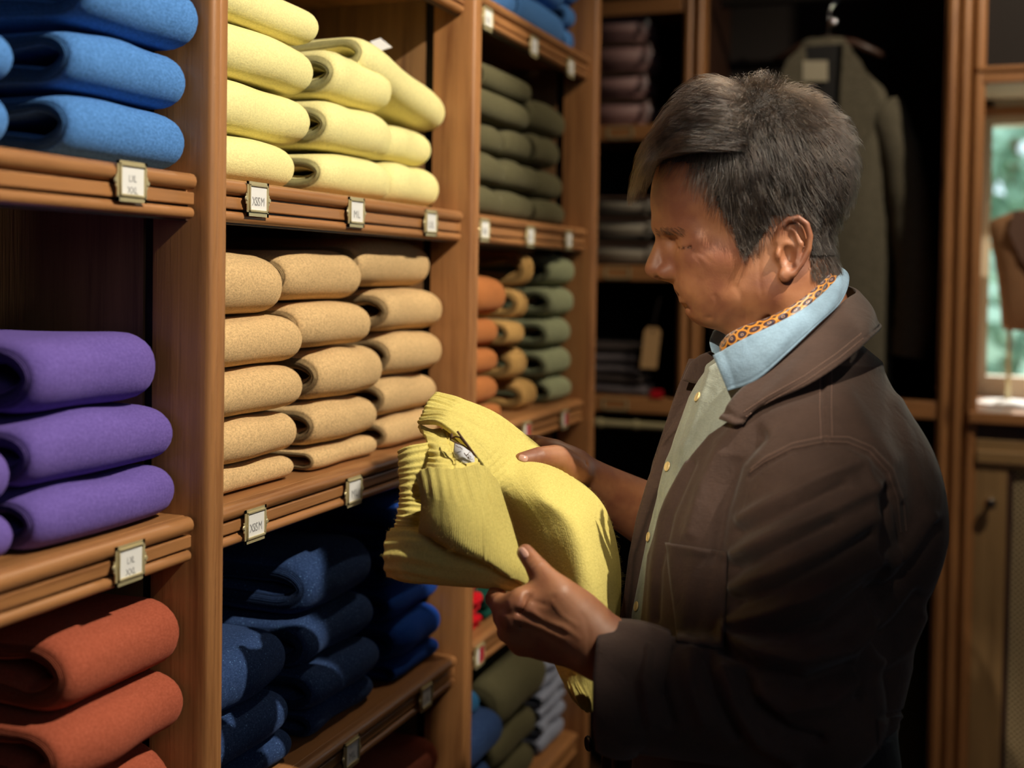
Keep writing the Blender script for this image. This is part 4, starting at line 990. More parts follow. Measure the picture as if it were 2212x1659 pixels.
JR = np.array([(800, 1560, 1870, .10), (860, 1500, 1900, .13), (950, 1440, 1922, .16), (1050, 1402, 1950, .17), (1130, 1378, 1968, .175), (1220, 1360, 1950, .175), (1400, 1338, 1945, .175), (1520, 1328, 1915, .175), (1700, 1322, 1905, .18), (1950, 1345, 1950, .19)], float)
SR = np.array([(745, 1585, 1800, .075), (790, 1528, 1850, .095), (860, 1490, 1900, .11), (950, 1458, 1930, .125), (1050, 1428, 1960, .130), (1150, 1402, 1975, .132), (1330, 1366, 1970, .134), (1500, 1352, 1930, .135), (1900, 1350, 1920, .14)], float)
EY = np.array([700, 900, 940, 985, 1080, 1200, 1340, 1480, 1700, 1960]); EX = np.array([1640, 1590, 1530, 1492, 1440, 1398, 1384, 1376, 1362, 1350])
def sleeve_near(p):
    d = schain(p, [M3(1772, 1062, 1.235), M3(1752, 1200, 1.205), M3(1738, 1400, 1.19), M3(1752, 1525, 1.188)], [.080, .071, .068, .064])
    f_ = schain(p, [M3(1752, 1525, 1.188), M3(1580, 1518, 1.195), M3(1420, 1502, 1.20), M3(1345, 1490, 1.203)], [.064, .060, .058, .058])
    f_ = np.maximum(f_, (1338-(CXP+p[:, 0]/p[:, 2]*FPX))*p[:, 2]/FPX)
    return smin(d, f_, .03)
def jacket_f(p):
    d = rows_f(p, JR, e=2.3)
    d = smin(d, schain(p, [M3(1745, 850, 1.38), M3(1770, 985, 1.265)], [.068, .072]), .05)
    d = smin(d, schain(p, [M3(1735, 850, 1.38), M3(1705, 960, 1.50)], [.068, .070]), .05)
    d = smin(d, sell(p, M3(1900, 1100, 1.34), (.062, .11, .12)), .04)
    X = CXP+p[:, 0]/p[:, 2]*FPX; Y = CYP-p[:, 1]/p[:, 2]*FPX
    # open front: cut away in front of the near edge
    far = np.clip((p[:, 2]-1.42)/.02, 0, 1)
    xe = np.interp(Y, EY, EX)
    cut = (X-(xe-far*400))*p[:, 2]/FPX
    d = np.maximum(d, -cut)
    # far front panel standing forward of the shirt
    xf = np.interp(Y, [770, 850, 1000, 1150, 1300, 1500, 1900], [1483, 1452, 1402, 1370, 1338, 1300, 1278])
    fp = np.maximum(np.abs(p[:, 2]-1.455-.0002*(X-1400)*.1)-.010, (xf-X)*p[:, 2]/FPX+.004)
    fp = np.maximum(np.maximum(fp, (X-1640)*p[:, 2]/FPX), np.maximum((775-Y)*KJ, (Y-1960)*KJ))
    d = np.minimum(d, fp)
    # neck hole
    d = ssub(d, scone(p, HP(1655, 690, 0), HP(1735, 860, 0), .064, .050), .012)
    s = sleeve_near(p)
    d = smin(d, s, .022)
    rr = schain(p, [M3(1705, 960, 1.51), M3(1640, 1150, 1.64), M3(1560, 1176, 1.60)], [.07, .06, .056]); d = smin(d, rr, .03)
    # sleeve opening (hand comes out here)
    d = ssub(d, schain(p, [M3(1260, 1395, 1.205), M3(1340, 1470, 1.203), M3(1400, 1490, 1.20)], [.043, .046, .044]), .004)
    return d
VJ, FJ = nets(jacket_f, (.05, -.58, 1.06), (.56, .06, 1.72), .0026, lip=2.8)
near = VJ[:, 2] < 1.40
ST = [
 # armhole seam, shoulder seam, yoke
 ([(1618, 1032), (1650, 1005), (1710, 975), (1780, 961), (1830, 962), (1875, 982), (1915, 1025), (1935, 1080), (1942, 1150), (1945, 1230)], -.0034, 3.6),
 ([(1618, 1022), (1650, 994), (1710, 964), (1780, 950), (1832, 951), (1880, 971), (1924, 1018), (1946, 1080)], .0020, 5),
 ([(1779, 790), (1777, 880), (1781, 958)], -.0030, 4), ([(1790, 790), (1788, 880), (1791, 955)], .0018, 6),
 # upper sleeve diagonal folds
 ([(1602, 1120), (1680, 1078), (1790, 1022), (1850, 1000)], .0045, 14), ([(1598, 1150), (1700, 1105), (1820, 1050)], -.0045, 12),
 ([(1592, 1196), (1690, 1150), (1800, 1100), (1890, 1052)], .0060, 15), ([(1592, 1228), (1690, 1182), (1800, 1132)], -.0055, 12),
 ([(1590, 1268), (1680, 1235), (1790, 1180), (1880, 1120)], .0060, 15), ([(1590, 1300), (1690, 1268), (1800, 1215), (1880, 1160)], -.0060, 13),
 ([(1585, 1345), (1650, 1330), (1760, 1290), (1880, 1215)], .0075, 17), ([(1600, 1370), (1680, 1372), (1780, 1345), (1880, 1270)], -.0080, 15),
 ([(1580, 1372), (1640, 1405), (1740, 1425), (1830, 1400), (1885, 1340)], .0110, 19), ([(1570, 1398), (1640, 1450), (1740, 1475), (1840, 1440)], -.0090, 16),
 ([(1640, 1500), (1700, 1535), (1790, 1520), (1850, 1470)], .0070, 17), ([(1600, 1450), (1640, 1520), (1700, 1580), (1770, 1600)], -.0080, 13),
 ([(1560, 1450), (1590, 1530), (1640, 1600), (1720, 1640)], .0070, 15), ([(1530, 1420), (1545, 1500), (1590, 1590)], -.0065, 12),
 ([(1490, 1410), (1490, 1480), (1520, 1560)], .0050, 15), ([(1440, 1400), (1425, 1470), (1450, 1560)], -.0055, 13), ([(1400, 1400), (1390, 1470), (1405, 1560)], .0045, 13),
 ([(1870, 1000), (1885, 1060), (1895, 1150), (1890, 1260)], .0035, 12), ([(1920, 1060), (1915, 1160), (1900, 1280), (1880, 1400), (1860, 1500)], -.011, 12),
 # back
 ([(2020, 1140), (1985, 1200), (1950, 1250), (1905, 1290)], -.0080, 14), ([(2010, 1120), (1960, 1190), (1920, 1215)], .0070, 16),
 ([(1985, 1330), (1950, 1400), (1900, 1430)], .0060, 18), ([(1985, 1290), (1940, 1350), (1900, 1375)], -.0060, 15), ([(1940, 870), (1965, 980), (1990, 1060)], .0030, 18),
 ([(1830, 850), (1880, 940), (1930, 1000)], .0025, 20), ([(1900, 1548), (1960, 1535)], -.0030, 4), ([(1900, 1558), (1960, 1545)], .0020, 5),
 # chest
 ([(1620, 900), (1560, 960), (1520, 1050), (1490, 1150)], .0040, 16), ([(1640, 940), (1590, 1000), (1560, 1100), (1545, 1200)], -.0060, 15), ([(1650, 900), (1720, 880), (1770, 880)], .0025, 14),
 ([(1480, 1000), (1430, 1110), (1410, 1230), (1405, 1340)], .0030, 8), ([(1500, 1000), (1452, 1110), (1425, 1230), (1420, 1340)], -.0030, 6)]
VJ2 = relief(VJ, FJ, [(a_, b_*(1.3 if abs(b_) > .0039 else 1), c_) for a_, b_, c_ in ST], near)
rsn = np.random.RandomState(5)
jk = obj('jacket', toW(VJ2), FJ, JACK, PE, smooth=True); print('jacket verts', len(VJ))
BVJ = bvh_of(toW(VJ2), FJ)
def shirt_f(p):
    d = rows_f(p, SR, e=2.0)
    return ssub(d, scone(p, HP(1640, 690, 0), HP(1735, 860, 0), .058, .046), .01)
VS, FS = nets(shirt_f, (.08, -.42, 1.18), (.50, .06, 1.58), .0036, lip=2.6)
X, Y = ppx(VS)
VS = relief(VS, FS, [([(1520, 800), (1470, 940), (1425, 1080), (1398, 1200), (1378, 1330)], -.0020, 4), ([(1536, 800), (1490, 940), (1445, 1080), (1415, 1200), (1394, 1330)], .0015, 6), ([(1480, 960), (1440, 1000), (1432, 1060)], .002, 10), ([(1420, 1120), (1405, 1200)], -.002, 8)], VS[:, 2] < 1.42)
sh = obj('shirt', toW(VS), FS, twill('chambray_bounce_tint', lin('#8c938a'), 900, .18), PE, smooth=True)  # blue shirt cloth with the jumper's yellow-green bounce light mixed into its colour
BVS = bvh_of(toW(VS), FS)
# buttons on the placket
BUTM = mat('shell_button', lin('#d8c08a'), .3)[0]
for (px, py) in ((1508, 858), (1443, 1008), (1402, 1160), (1376, 1310)):
    P = drape(BVS, px, py, .0005); 
    if P is None: print('button miss', px, py); continue
    dirn = np.array(BVS.find_nearest(Vector(P))[1]); dirn = dirn*(1 if dirn@(CAM-P) > 0 else -1)
    m = MB().lathe([(.0, 0), (.0050, 0), (.0058, .0012), (.0052, .0022), (.0038, .0016), (.0, .0016)], P, 24, ax=dirn)
    bt = autosmooth(m.obj('shirt_button', BUTM, sh))
bt = at(1272, 1606, 1.44); autosmooth(MB().lathe([(0, -.001), (.009, -.001), (.0095, .001), (.008, .003), (.003, .002), (0, .002)], bt, 26, ax=-RC-.3*FC).obj('jacket_button', mat('black_horn', lin('#0e0a08'), .3)[0], jk))
# turned back cuff
def ring(c, ax1, ax2, n, pw=1.0): return [c+math.cos(2*PI*i/n)*ax1+math.sin(2*PI*i/n)*ax2 for i in range(n)]
cz = 1.203; c0 = M3(1326, 1484, cz); c1 = M3(1408, 1498, cz)
rows = []
for t in np.linspace(0, 1, 16):
    c = c0*(1-t)+c1*t; r1 = .0615+.004*math.sin(t*PI)-.002*t
    R_ = []
    for i in range(90):
        a = 2*PI*i/90; wv = 1+.03*math.sin(a*3+1)+.018*math.sin(a*7+t*3)
        off = -.020*math.cos(a)**2*0+ -.024*max(0, -math.sin(a)*0+math.cos(a-PI))*1
        # a: cos -> vertical, sin -> depth ; near side bulges towards the hand
        R_.append(c+np.array([-.014*(1-t)*(1-math.sin(a))*.9*(1 if math.sin(a) < 1 else 0)+(.018*t*math.cos(a)), r1*wv*math.cos(a), .9*r1*wv*math.sin(a)]))
    rows.append(R_)
R_ = np.array(rows)                    # (16, 90, 3)
S_ = toW(R_.reshape(-1, 3)).reshape(16, 90, 3); S_ = np.concatenate([S_, S_[:, :1]], 1)
sheet('cuff', S_, JACK, jk, .0035, disp=lambda U, W: .0008*np.sin(W*60+U*4)*(U*0+1)-.0012*np.exp(-((U-.10)/.03)**2), edge=.6)
# jacket collar
def G(rows_): return [[at(*p) for p in r] for r in rows_]
CT = [(1553, 905, 1.262), (1592, 850, 1.262), (1668, 786, 1.268), (1752, 718, 1.288), (1822, 652, 1.325), (1850, 628, 1.385), (1815, 612, 1.46)]
CBt = [(1604, 917, 1.238), (1640, 880, 1.236), (1738, 835, 1.222), (1816, 785, 1.225), (1880, 732, 1.262), (1902, 706, 1.38), (1862, 700, 1.50)]
CMd = [((a[0]+b_[0])/2+5, (a[1]+b_[1])/2+6, (a[2]+b_[2])/2-.010) for a, b_ in zip(CT, CBt)]
S_ = crsurf(G([CT, CMd, CBt]), 34, 110)
def cdisp(U, W):
    return -.0013*np.exp(-((U-.90)/.022)**2)+.0010*np.sin(W*260)*np.exp(-((U-.94)/.05)**2)+.0042*np.sin(W*15+U*5)*np.sin(U*3.1)*.6-.0015*np.exp(-((W-.05)/.02)**2)
jc = sheet('jacket_collar', S_, JACK, jk, .0045, disp=cdisp, edge=.4)
JCB = BVHTree.FromPolygons([tuple(np.array(v.co)+ORG[jc]) for v in jc.data.vertices], [tuple(f.vertices) for f in jc.data.polygons])
COLST = [(1612, 900), (1660, 868), (1740, 824), (1812, 774), (1868, 728)]
# small lapel notch piece below the collar
S_ = crsurf(G([[(1490, 990, 1.262), (1530, 945, 1.258), (1572, 912, 1.255)], [(1500, 1020, 1.252), (1545, 965, 1.246), (1590, 925, 1.244)], [(1470, 1080, 1.248), (1520, 1010, 1.240), (1580, 960, 1.236)]]), 16, 22)
# shirt collar, near leaf wrapping to the back, and far tip
CT = [(1540, 768, 1.285), (1609, 731, 1.270), (1681, 697, 1.268), (1741, 663, 1.283), (1787, 624, 1.315), (1812, 588, 1.365), (1800, 572, 1.42), (1740, 574, 1.47)]
CBt = [(1572, 845, 1.268), (1634, 822, 1.258), (1700, 765, 1.257), (1768, 700, 1.275), (1815, 655, 1.31), (1832, 612, 1.365), (1822, 590, 1.43), (1760, 600, 1.485)]
CMd = [((a[0]+b_[0])/2+2, (a[1]+b_[1])/2+2, (a[2]+b_[2])/2-.006) for a, b_ in zip(CT, CBt)]
S_ = crsurf(G([CT, CMd, CBt]), 30, 100)
sheet('shirt_collar', S_, CHAM, sh, .0030, disp=lambda U, W: -.0009*np.exp(-((U-.9)/.02)**2)-.0009*np.exp(-((W-.045)/.01)**2)+.0016*np.sin(W*22+U*4)*np.sin(U*3), edge=.4)
S_ = crsurf(G([[(1566, 712, 1.43), (1552, 708, 1.42), (1540, 716, 1.415)], [(1566, 735, 1.425), (1548, 738, 1.41), (1533, 737, 1.405)], [(1568, 765, 1.42), (1552, 768, 1.405), (1538, 760, 1.40)]]), 14, 14)
sheet('shirt_collar', S_, CHAM, sh, .003, edge=.4)
# far jacket collar peeking behind
S_ = crsurf(G([[(1546, 752, 1.45), (1530, 760, 1.445), (1512, 768, 1.44)], [(1548, 790, 1.445), (1520, 790, 1.435), (1492, 784, 1.43)], [(1546, 830, 1.44), (1510, 830, 1.43), (1474, 822, 1.425)]]), 14, 16)
sheet('jacket_collar', S_, JACK, jk, .004, edge=.4)
# silk scarf with medallion print
SCF, nt, b = mat('patterned_silk', (.5, .2, .05), .45)
uvn = N(nt, 'ShaderNodeUVMap'); mp = N(nt, 'ShaderNodeMapping'); mp.inputs['Scale'].default_value = (1, 1, 1); nt.links.new(uvn.outputs[0], mp.inputs[0])
vo = N(nt, 'ShaderNodeTexVoronoi', Scale=1.0, Randomness=.0); nt.links.new(mp.outputs[0], vo.inputs[0])
c_ = ramp(nt, vo.outputs['Distance'], [(0, lin('#2c3f6e')), (.09, lin('#c08a3a')), (.14, lin('#1d2036')), (.27, lin('#4a1d14')), (.40, lin('#c98a2c')), (.46, lin('#b87824')), (.56, lin('#2b1410'))])
for e in nt.nodes:
    if e.type == 'VALTORGB': e.color_ramp.interpolation = 'CONSTANT'
nt.links.new(c_, b.inputs['Base Color']); b.inputs['Sheen Weight'].default_value = .2
TP = [(1560, 738, 1.335), (1575, 722, 1.305), (1605, 706, 1.290), (1665, 684, 1.278), (1722, 652, 1.286), (1768, 616, 1.308), (1795, 588, 1.345), (1796, 568, 1.40), (1750, 562, 1.45)]
BT = [(1550, 790, 1.315), (1568, 775, 1.292), (1620, 745, 1.278), (1690, 712, 1.275), (1745, 678, 1.290), (1788, 642, 1.318), (1810, 606, 1.36), (1806, 592, 1.41), (1750, 590, 1.46)]
MD = [((a[0]+b_[0])/2-1, (a[1]+b_[1])/2, (a[2]+b_[2])/2-.004) for a, b_ in zip(TP, BT)]
sheet('scarf', crsurf(G([TP, MD, BT]), 16, 90), SCF, PE, .004, uvs=(2.6, 17), disp=lambda U, W: .0016*np.sin(U*9+W*30)*np.sin(U*3.1), edge=.4)
# chest pocket following the jacket cloth
def patch(name, quad, parent, off, th, nu=24, nv=24, disp=None, m_=None):
    S_ = []
    (a, b_, c, d) = [np.array(q, float) for q in quad]
    last = None
    for i in range(nu):
        r = []
        for j in range(nv):
            u, v = i/(nu-1), j/(nv-1); q = (a*(1-v)+b_*v)*(1-u)+(d*(1-v)+c*v)*u; P = drape(BVJ, q[0], q[1], off, last); last = P; r.append(P)
        S_.append(r)
    S_ = np.array(S_); return sheet(name, S_, m_ or JACK, parent, th, disp=disp, edge=.4)
pk = patch('chest_pocket', [(1440, 1172), (1572, 1192), (1562, 1400), (1462, 1385)], jk, .0045, .0050, disp=lambda U, W: .0040*np.exp(-((U-.02)/.05)**2)*np.sin(W*PI)+.0015*np.exp(-(U/.04)**2)-.0010*np.exp(-((U-.12)/.015)**2)+.0008*np.sin(W*14+U*6))
P = drape(BVJ, 1503, 1192, .006); 
if P is not None: MB().lathe([(.001, 0), (.0022, .001), (.001, .002)], P, 10, ax=-FC).obj('pocket_pen_clip', BRASS, PE, smooth=True)
# waist pocket flap low on the jacket
patch('waist_pocket', [(1895, 1556), (1956, 1543), (1950, 1700), (1900, 1700)], jk, .0025, .003, 14, 14)
# rows of stitching as raised thread segments
def stitch(path, name='stitching', gap=5.2, ln=3.2, off=.0007, r=.00045, bv=None, parent=None, m_=None):
    m = MB(); pts = np.array(path, float); seg = np.hypot(*(pts[1:]-pts[:-1]).T); cum = np.concatenate([[0], np.cumsum(seg)])
    def ev(s): return np.array([np.interp(s, cum, pts[:, 0]), np.interp(s, cum, pts[:, 1])])
    s = 0
    while s < cum[-1]-ln:
        a, b_ = ev(s), ev(s+ln); A, B = drape(bv or BVJ, *a, off), drape(bv or BVJ, *b_, off)
        if A is not None and B is not None and np.linalg.norm(A-B) < .006: m.tube([A, (A+B)/2-FC*.0002, B], r, 4)
        s += gap
    if m.v: m.obj(name, m_ or THREAD, parent or jk)
THREAD = mat('brown_thread', lin('#8a6e62'), .8)[0]
stitch([(1772, 800), (1771, 880), (1774, 950)]); stitch([(1797, 795), (1796, 880), (1798, 948)])
stitch([(1622, 1012), (1655, 986), (1712, 957), (1780, 943), (1834, 944), (1884, 965), (1930, 1014), (1952, 1080), (1958, 1150)])
stitch([(1620, 1020), (1652, 997), (1710, 968), (1780, 954), (1830, 955), (1878, 975), (1919, 1021), (1939, 1078), (1946, 1150)])
stitch(COLST, bv=JCB); stitch([(x-4, y-11) for x, y in COLST], bv=JCB)
# trousers below the jacket, down to shoes on the floor
def leg_pts(x0, z0, x1, z1): return None
hip = toW1(M3(1680, 1760, 1.38)); fwd = -R0; side = F0
m = MB()
for s in (-1, 1):
    h_ = hip+side*s*.09; h_[2] = .98; kn = h_+fwd*.02; kn = np.array([kn[0], kn[1], .50]); an = np.array([h_[0]-fwd[0]*.02, h_[1]-fwd[1]*.02, .07])
    P = [h_+np.array([0, 0, .10]), h_, (h_+kn)/2, kn, (kn+an)/2, an]; m.tube(P, [.10, .115, .092, .072, .066, .072], 22)
m.obj('trousers', TRO, PE, smooth=True)
SHM = mat('brown_leather', lin('#3a2418'), .35)[0]
for s in (-1, 1):
    an = hip+side*s*.09; an[2] = 0; m = MB(); rows = []
    for (f_, h1, w_) in ((-.075, .055, .030), (-.06, .075, .036), (0, .085, .038), (.06, .070, .043), (.13, .050, .047), (.18, .040, .040), (.205, .022, .020)):
        c = an+fwd*f_; rows.append([c+side*w_*math.cos(a)+np.array([0, 0, max(0.0, h1*math.sin(a))+.002]) for a in np.linspace(0, 2*PI, 24, endpoint=False)])
    loft(rows, SHM, 'shoe', PE)
# ------------------------------------------------------------------ hair
def hairmat(name, c1, c2):
    m = bpy.data.materials.new(name); m.use_nodes = True; nt = m.node_tree; nt.nodes.remove(nt.nodes['Principled BSDF'])
    h = nt.nodes.new('ShaderNodeBsdfHairPrincipled'); 
    try: h.model = 'CHIANG'
    except Exception: pass
    h.parametrization = 'COLOR'
    hi = nt.nodes.new('ShaderNodeHairInfo'); c = ramp(nt, hi.outputs['Random'], [(.0, c1), (.62, c1), (.86, c2), (1.0, tuple(min(1, x*2.0) for x in c2))]); nt.links.new(c, h.inputs['Color'])
    h.inputs['Roughness'].default_value = .28; h.inputs['Radial Roughness'].default_value = .35
    nt.links.new(h.outputs[0], nt.nodes['Material Output'].inputs[0]); return m
HAIRM = hairmat('dark_greying_hair', lin('#150d08'), lin('#40352b'))
def strands(name, P, rad, m_, parent, kind='stuff'):     # P (n, k, 3) world
    n, k = P.shape[:2]; cu = bpy.data.hair_curves.new(name); cu.add_curves([k]*n)
    org = P.reshape(-1, 3).mean(0)
    cu.attributes['position'].data.foreach_set('vector', (P-org).astype(np.float32).ravel())
    r = cu.attributes.get('radius') or cu.attributes.new('radius', 'FLOAT', 'POINT')
    t = np.linspace(0, 1, k); rr = rad*(1-.75*t**2); r.data.foreach_set('value', np.tile(rr, n).astype(np.float32))
    cu.materials.append(m_); o = bpy.data.objects.new(name, cu); C.objects.link(o); o.parent = parent; o.location = tuple(org-ORG[parent]); ORG[o] = org
    if kind: o['kind'] = kind
    return o
X, Y = ppx(VB); nB = vnormals(VB, FB)
Xh = CXP+VB[:, 0]/KH; Yh = CYP-VB[:, 1]/KH; Ch = (VB[:, 2]-ZH)/KH
HL = [(1405, 372), (1440, 362), (1500, 372), (1512, 400), (1530, 455), (1560, 500), (1572, 545), (1592, 562), (1618, 530), (1640, 492), (1668, 474), (1700, 470), (1722, 500), (1726, 550), (1722, 590), (1745, 612), (1780, 600), (1830, 560), (1900, 420), (1860, 100), (1400, 120)]
reg = inpoly(Xh, Yh, HL) & (Yh < 640)
ear_ = (np.abs(Ch) > 112) & (Xh > 1640) & (Xh < 1722) & (Yh > 474)
reg &= ~ear_
front = reg & (VB[:, 1] > -10)
ids = np.nonzero(reg)[0]; print('scalp verts', len(ids))
# scalp cap: short dark undercoat so no skin shows through
fm = reg[FB].all(1); used = np.unique(FB[fm]); rem = -np.ones(len(VB), int); rem[used] = np.arange(len(used))
cap = VB[used]+nB[used]*.004
fm2 = (Yh[FB] < 560).all(1)&fm
used = np.unique(FB[fm2]); rem = -np.ones(len(VB), int); rem[used] = np.arange(len(used)); cap = VB[used]+nB[used]*.0035; fm = fm2
obj('hair_undercoat', toW(cap), rem[FB[fm]], mat('undercoat', lin('#1d1611'), .8)[0], PE, smooth=True)
rs = np.random.RandomState(11)
def grow(ids, n, flow, lift, length, k=10, clump=.55, ng=None, jitter=.16, droop=0.0, stand=None, fringe=False):
    r = rs.choice(ids, n); p = VB[r]+rs.normal(size=(n, 3))*.0012; nr = nB[r]
    Xr, Yr, Cr = Xh[r], Yh[r], Ch[r]; L = length(Xr, Yr)*rs.uniform(.72, 1.12, n)*KH
    fl = flow(Xr, Yr, Cr)+rs.normal(size=(n, 3))*jitter; fl[:, 2] += 0; ph = np.sin(Xr*.045+Yr*.06+Cr*.05)*.5+np.sin(Yr*.11-Xr*.07+Cr*.09)*.35
    fl[:, 0] += ph*.22; fl[:, 1] += np.cos(Xr*.05+Yr*.09)*.12
    fl /= np.linalg.norm(fl, axis=1, keepdims=True); li = lift(Xr, Yr)[:, None]
    d = nr*li+fl*(1-li*.6); d /= np.linalg.norm(d, axis=1, keepdims=True)
    pts = [p.copy()]; q = p.copy(); st = (L/(k-1))[:, None]; h = (stand(Xr, Yr) if stand is not None else np.full(n, 12.0))*KH*rs.uniform(.3, 1.15, n)
    for i in range(1, k):
        t = i/(k-1); dd = d*(1-t*.75)+fl*(t*.9); 
        if fringe:
            Xq = CXP+q[:, 0]/KH; Yq = CYP-q[:, 1]/KH
            dd[:, 1] -= droop*np.clip((1440-Xq)/70, 0, 1.4); dd[:, 0] += .9*np.clip((1362-Xq)/36, 0, 1)
            dd[:, 1] += 1.6*np.clip((Yq-345)/22, 0, 1)*(Xq > 1408)
        dd /= np.linalg.norm(dd, axis=1, keepdims=True); q = q+dd*st
        q32 = q.astype(np.float32); f = head_f(q32); g = grad(head_f, q32, .001)
        want = np.minimum(h, h*.25+h*t*1.2); push = np.where(f < want*.55, (want*.55-f), 0)*.7-np.where(f > want*1.5, (f-want*1.5)*.45, 0)
        q = q+g*push[:, None]; pts.append(q.copy())
    P = np.stack(pts, 1); gi = rs.choice(n, ng or max(8, n//26), replace=False); own = np.empty(n, int)
    for a in range(0, n, 500): own[a:a+500] = gi[((P[a:a+500, None, 0]-P[None, gi, 0])**2).sum(2).argmin(1)]
    t = np.linspace(0, 1, k)[None, :, None]; c = (rs.uniform(.3, 1.25, (n, 1, 1))*clump).clip(0, 1)
    P = P+(P[own]-P)*c*t**1.3
    return toW(P.reshape(-1, 3)).reshape(n, k, 3)
x_, y_, c_h = Xh[ids], Yh[ids], Ch[ids]
top_front = ids[(x_ < 1610) & (y_ < 350)]; temple = ids[(x_ < 1610) & (y_ >= 300) & ((x_ > 1488) | (y_ < 312))]; crown = ids[(x_ >= 1540) & (y_ < 300)]; rest = ids[(x_ >= 1560) & (y_ >= 230)]
Z0_ = lambda c: np.sign(c)*np.minimum(np.abs(c)/150, 1)
fl_f = lambda X, Y, Cc: np.stack([-1.0+0*X, -.12-.35*np.clip((1520-X)/120, 0, 1)+.2*np.clip((X-1520)/90, 0, 1), .10*Z0_(Cc)], 1)
fl_t = lambda X, Y, Cc: np.stack([-.28+np.clip((X-1500)/200, 0, .5), -1+0*X, .05*Z0_(Cc)], 1)
fl_c = lambda X, Y, Cc: np.stack([.15+1.0*np.clip((X-1660)/160, -.7, 1), .55-1.2*np.clip((X-1660)/160, 0, 1)-1.1*np.clip(np.abs(Cc)/130, 0, 1), .45*Z0_(Cc)], 1)
fl_r = lambda X, Y, Cc: np.stack([.30+.25*np.clip((X-1700)/120, 0, 1)-.5*np.clip((Y-520)/90, 0, 1), -1.0+0*X, 0*X], 1)
HS = [grow(top_front, 6400, fl_f, lambda X, Y: .55+0*X, lambda X, Y: 142+0*X, 18, droop=1.25, fringe=True, jitter=.17, clump=.7, ng=150, stand=lambda X, Y: 30+8*np.clip((X-1500)/80, 0, 1)),
      grow(temple, 2600, fl_t, lambda X, Y: .35+0*X, lambda X, Y: np.clip(118-(Y-300)*.42, 26, 120), 10, stand=lambda X, Y: 12+0*X),
      grow(crown, 5200, fl_c, lambda X, Y: .85+0*X, lambda X, Y: 74+0*X, 9, jitter=.20, stand=lambda X, Y: 24+0*X),
      grow(rest, 8800, fl_r, lambda X, Y: .50+0*X, lambda X, Y: np.clip(84-(Y-300)*.20, 26, 84), 9, stand=lambda X, Y: np.clip(20-(Y-300)*.05, 5, 20))]
nape = ids[(y_ > 500) & (x_ > 1690)]
HS.append(grow(nape, 3600, fl_r, lambda X, Y: .25+0*X, lambda X, Y: np.clip(34-(Y-520)*.15, 16, 40), 7, stand=lambda X, Y: 4+0*X))
for P_ in HS: strands('hair', P_, .00016, HAIRM, PE)
# eyebrow and lashes
br = np.nonzero((np.abs(np.abs(Ch)-44) < 42) & (stroke_d(Xh, Yh, [(1420, 500), (1450, 502), (1492, 512)]) < 7) & (Xh < 1500))[0]
if len(br):
    strands('eyebrow', grow(br, 420, lambda X, Y, Cc: np.stack([.8+0*X, -.1+0*X, .4*np.sign(Cc)], 1), lambda X, Y: .3+0*X, lambda X, Y: 16+0*X, 5, stand=lambda X, Y: 3+0*X), .00010, HAIRM, PE)
ls = np.nonzero((stroke_d(Xh, Yh, [(1462, 538), (1500, 541)]) < 3) & (np.abs(np.abs(Ch)-75) < 28))[0]
if len(ls):
    strands('eyelashes', grow(ls, 160, lambda X, Y, Cc: np.stack([-.8+0*X, -.5+0*X, .2*np.sign(Cc)], 1), lambda X, Y: .5+0*X, lambda X, Y: 12+0*X, 4, stand=lambda X, Y: 4+0*X), .00011, mat('dark_lash', lin('#140c08'), .6)[0], PE)
# ------------------------------------------------------------------ the yellow jumper in his hands
YK = wool('wool_lemon_yellow', lin('#d2c270'), heather=.05, fs=.9)
HJm = empty('held_jumper', tuple(at(1080, 1272, 1.30)), 'lemon yellow knitted jumper held open in both hands above the navy shelf', 'jumper')
def knit(nu, nv, amp=.0004):
    return lambda U, W: amp*np.sin(W*nv)*(1+.0*U)
A = G([[(903, 915, 1.395), (914, 892, 1.405), (926, 868, 1.415), (940, 848, 1.425)],
       [(958, 922, 1.372), (975, 905, 1.390), (990, 888, 1.415), (1004, 867, 1.435)],
       [(1030, 992, 1.360), (1042, 960, 1.380), (1058, 926, 1.415), (1072, 896, 1.448)],
       [(1068, 1052, 1.362), (1092, 1020, 1.378), (1118, 985, 1.420), (1142, 948, 1.462)],
       [(1092, 1100, 1.365), (1135, 1080, 1.336), (1182, 1055, 1.348), (1228, 1022, 1.468)],
       [(1112, 1170, 1.372), (1180, 1150, 1.330), (1250, 1118, 1.330), (1302, 1096, 1.460)],
       [(1140, 1255, 1.372), (1205, 1235, 1.328), (1275, 1212, 1.316), (1334, 1205, 1.435)],
       [(1175, 1345, 1.362), (1225, 1330, 1.320), (1282, 1318, 1.302), (1336, 1315, 1.40)],
       [(1200, 1430, 1.345), (1236, 1424, 1.310), (1278, 1418, 1.292), (1322, 1420, 1.36)],
       [(1232, 1498, 1.290), (1252, 1500, 1.283), (1274, 1502, 1.29), (1296, 1500, 1.33)],
       [(1268, 1520, 1.300), (1274, 1522, 1.296), (1280, 1523, 1.298), (1287, 1520, 1.32)]])
def dA(U, W):
    d = .00035*np.sin((W*1.0)*420)
    rb = np.clip((U-.86)/.02, 0, 1)*.0007*np.sin(W*75) + np.clip((.10-U)/.03, 0, 1)*.0012*np.sin(U*0+W*60)
    d += rb+.0040*np.sin(U*7+W*3)*np.sin(W*PI)+.0028*np.sin(U*17-W*6)*np.sin(W*PI)
    for k in range(7):                    # radiating yoke gathers from the neck
        u0 = .20+.022*k; d -= .0011*np.exp(-((U-u0-.05*W)/.0035)**2)*np.exp(-((W-.22)/.22)**2)
    return d
sheet('back_panel', crsurf(A, 260, 130), YK, HJm, .0065, disp=dA, uvs=(1, 40), rib=.25)
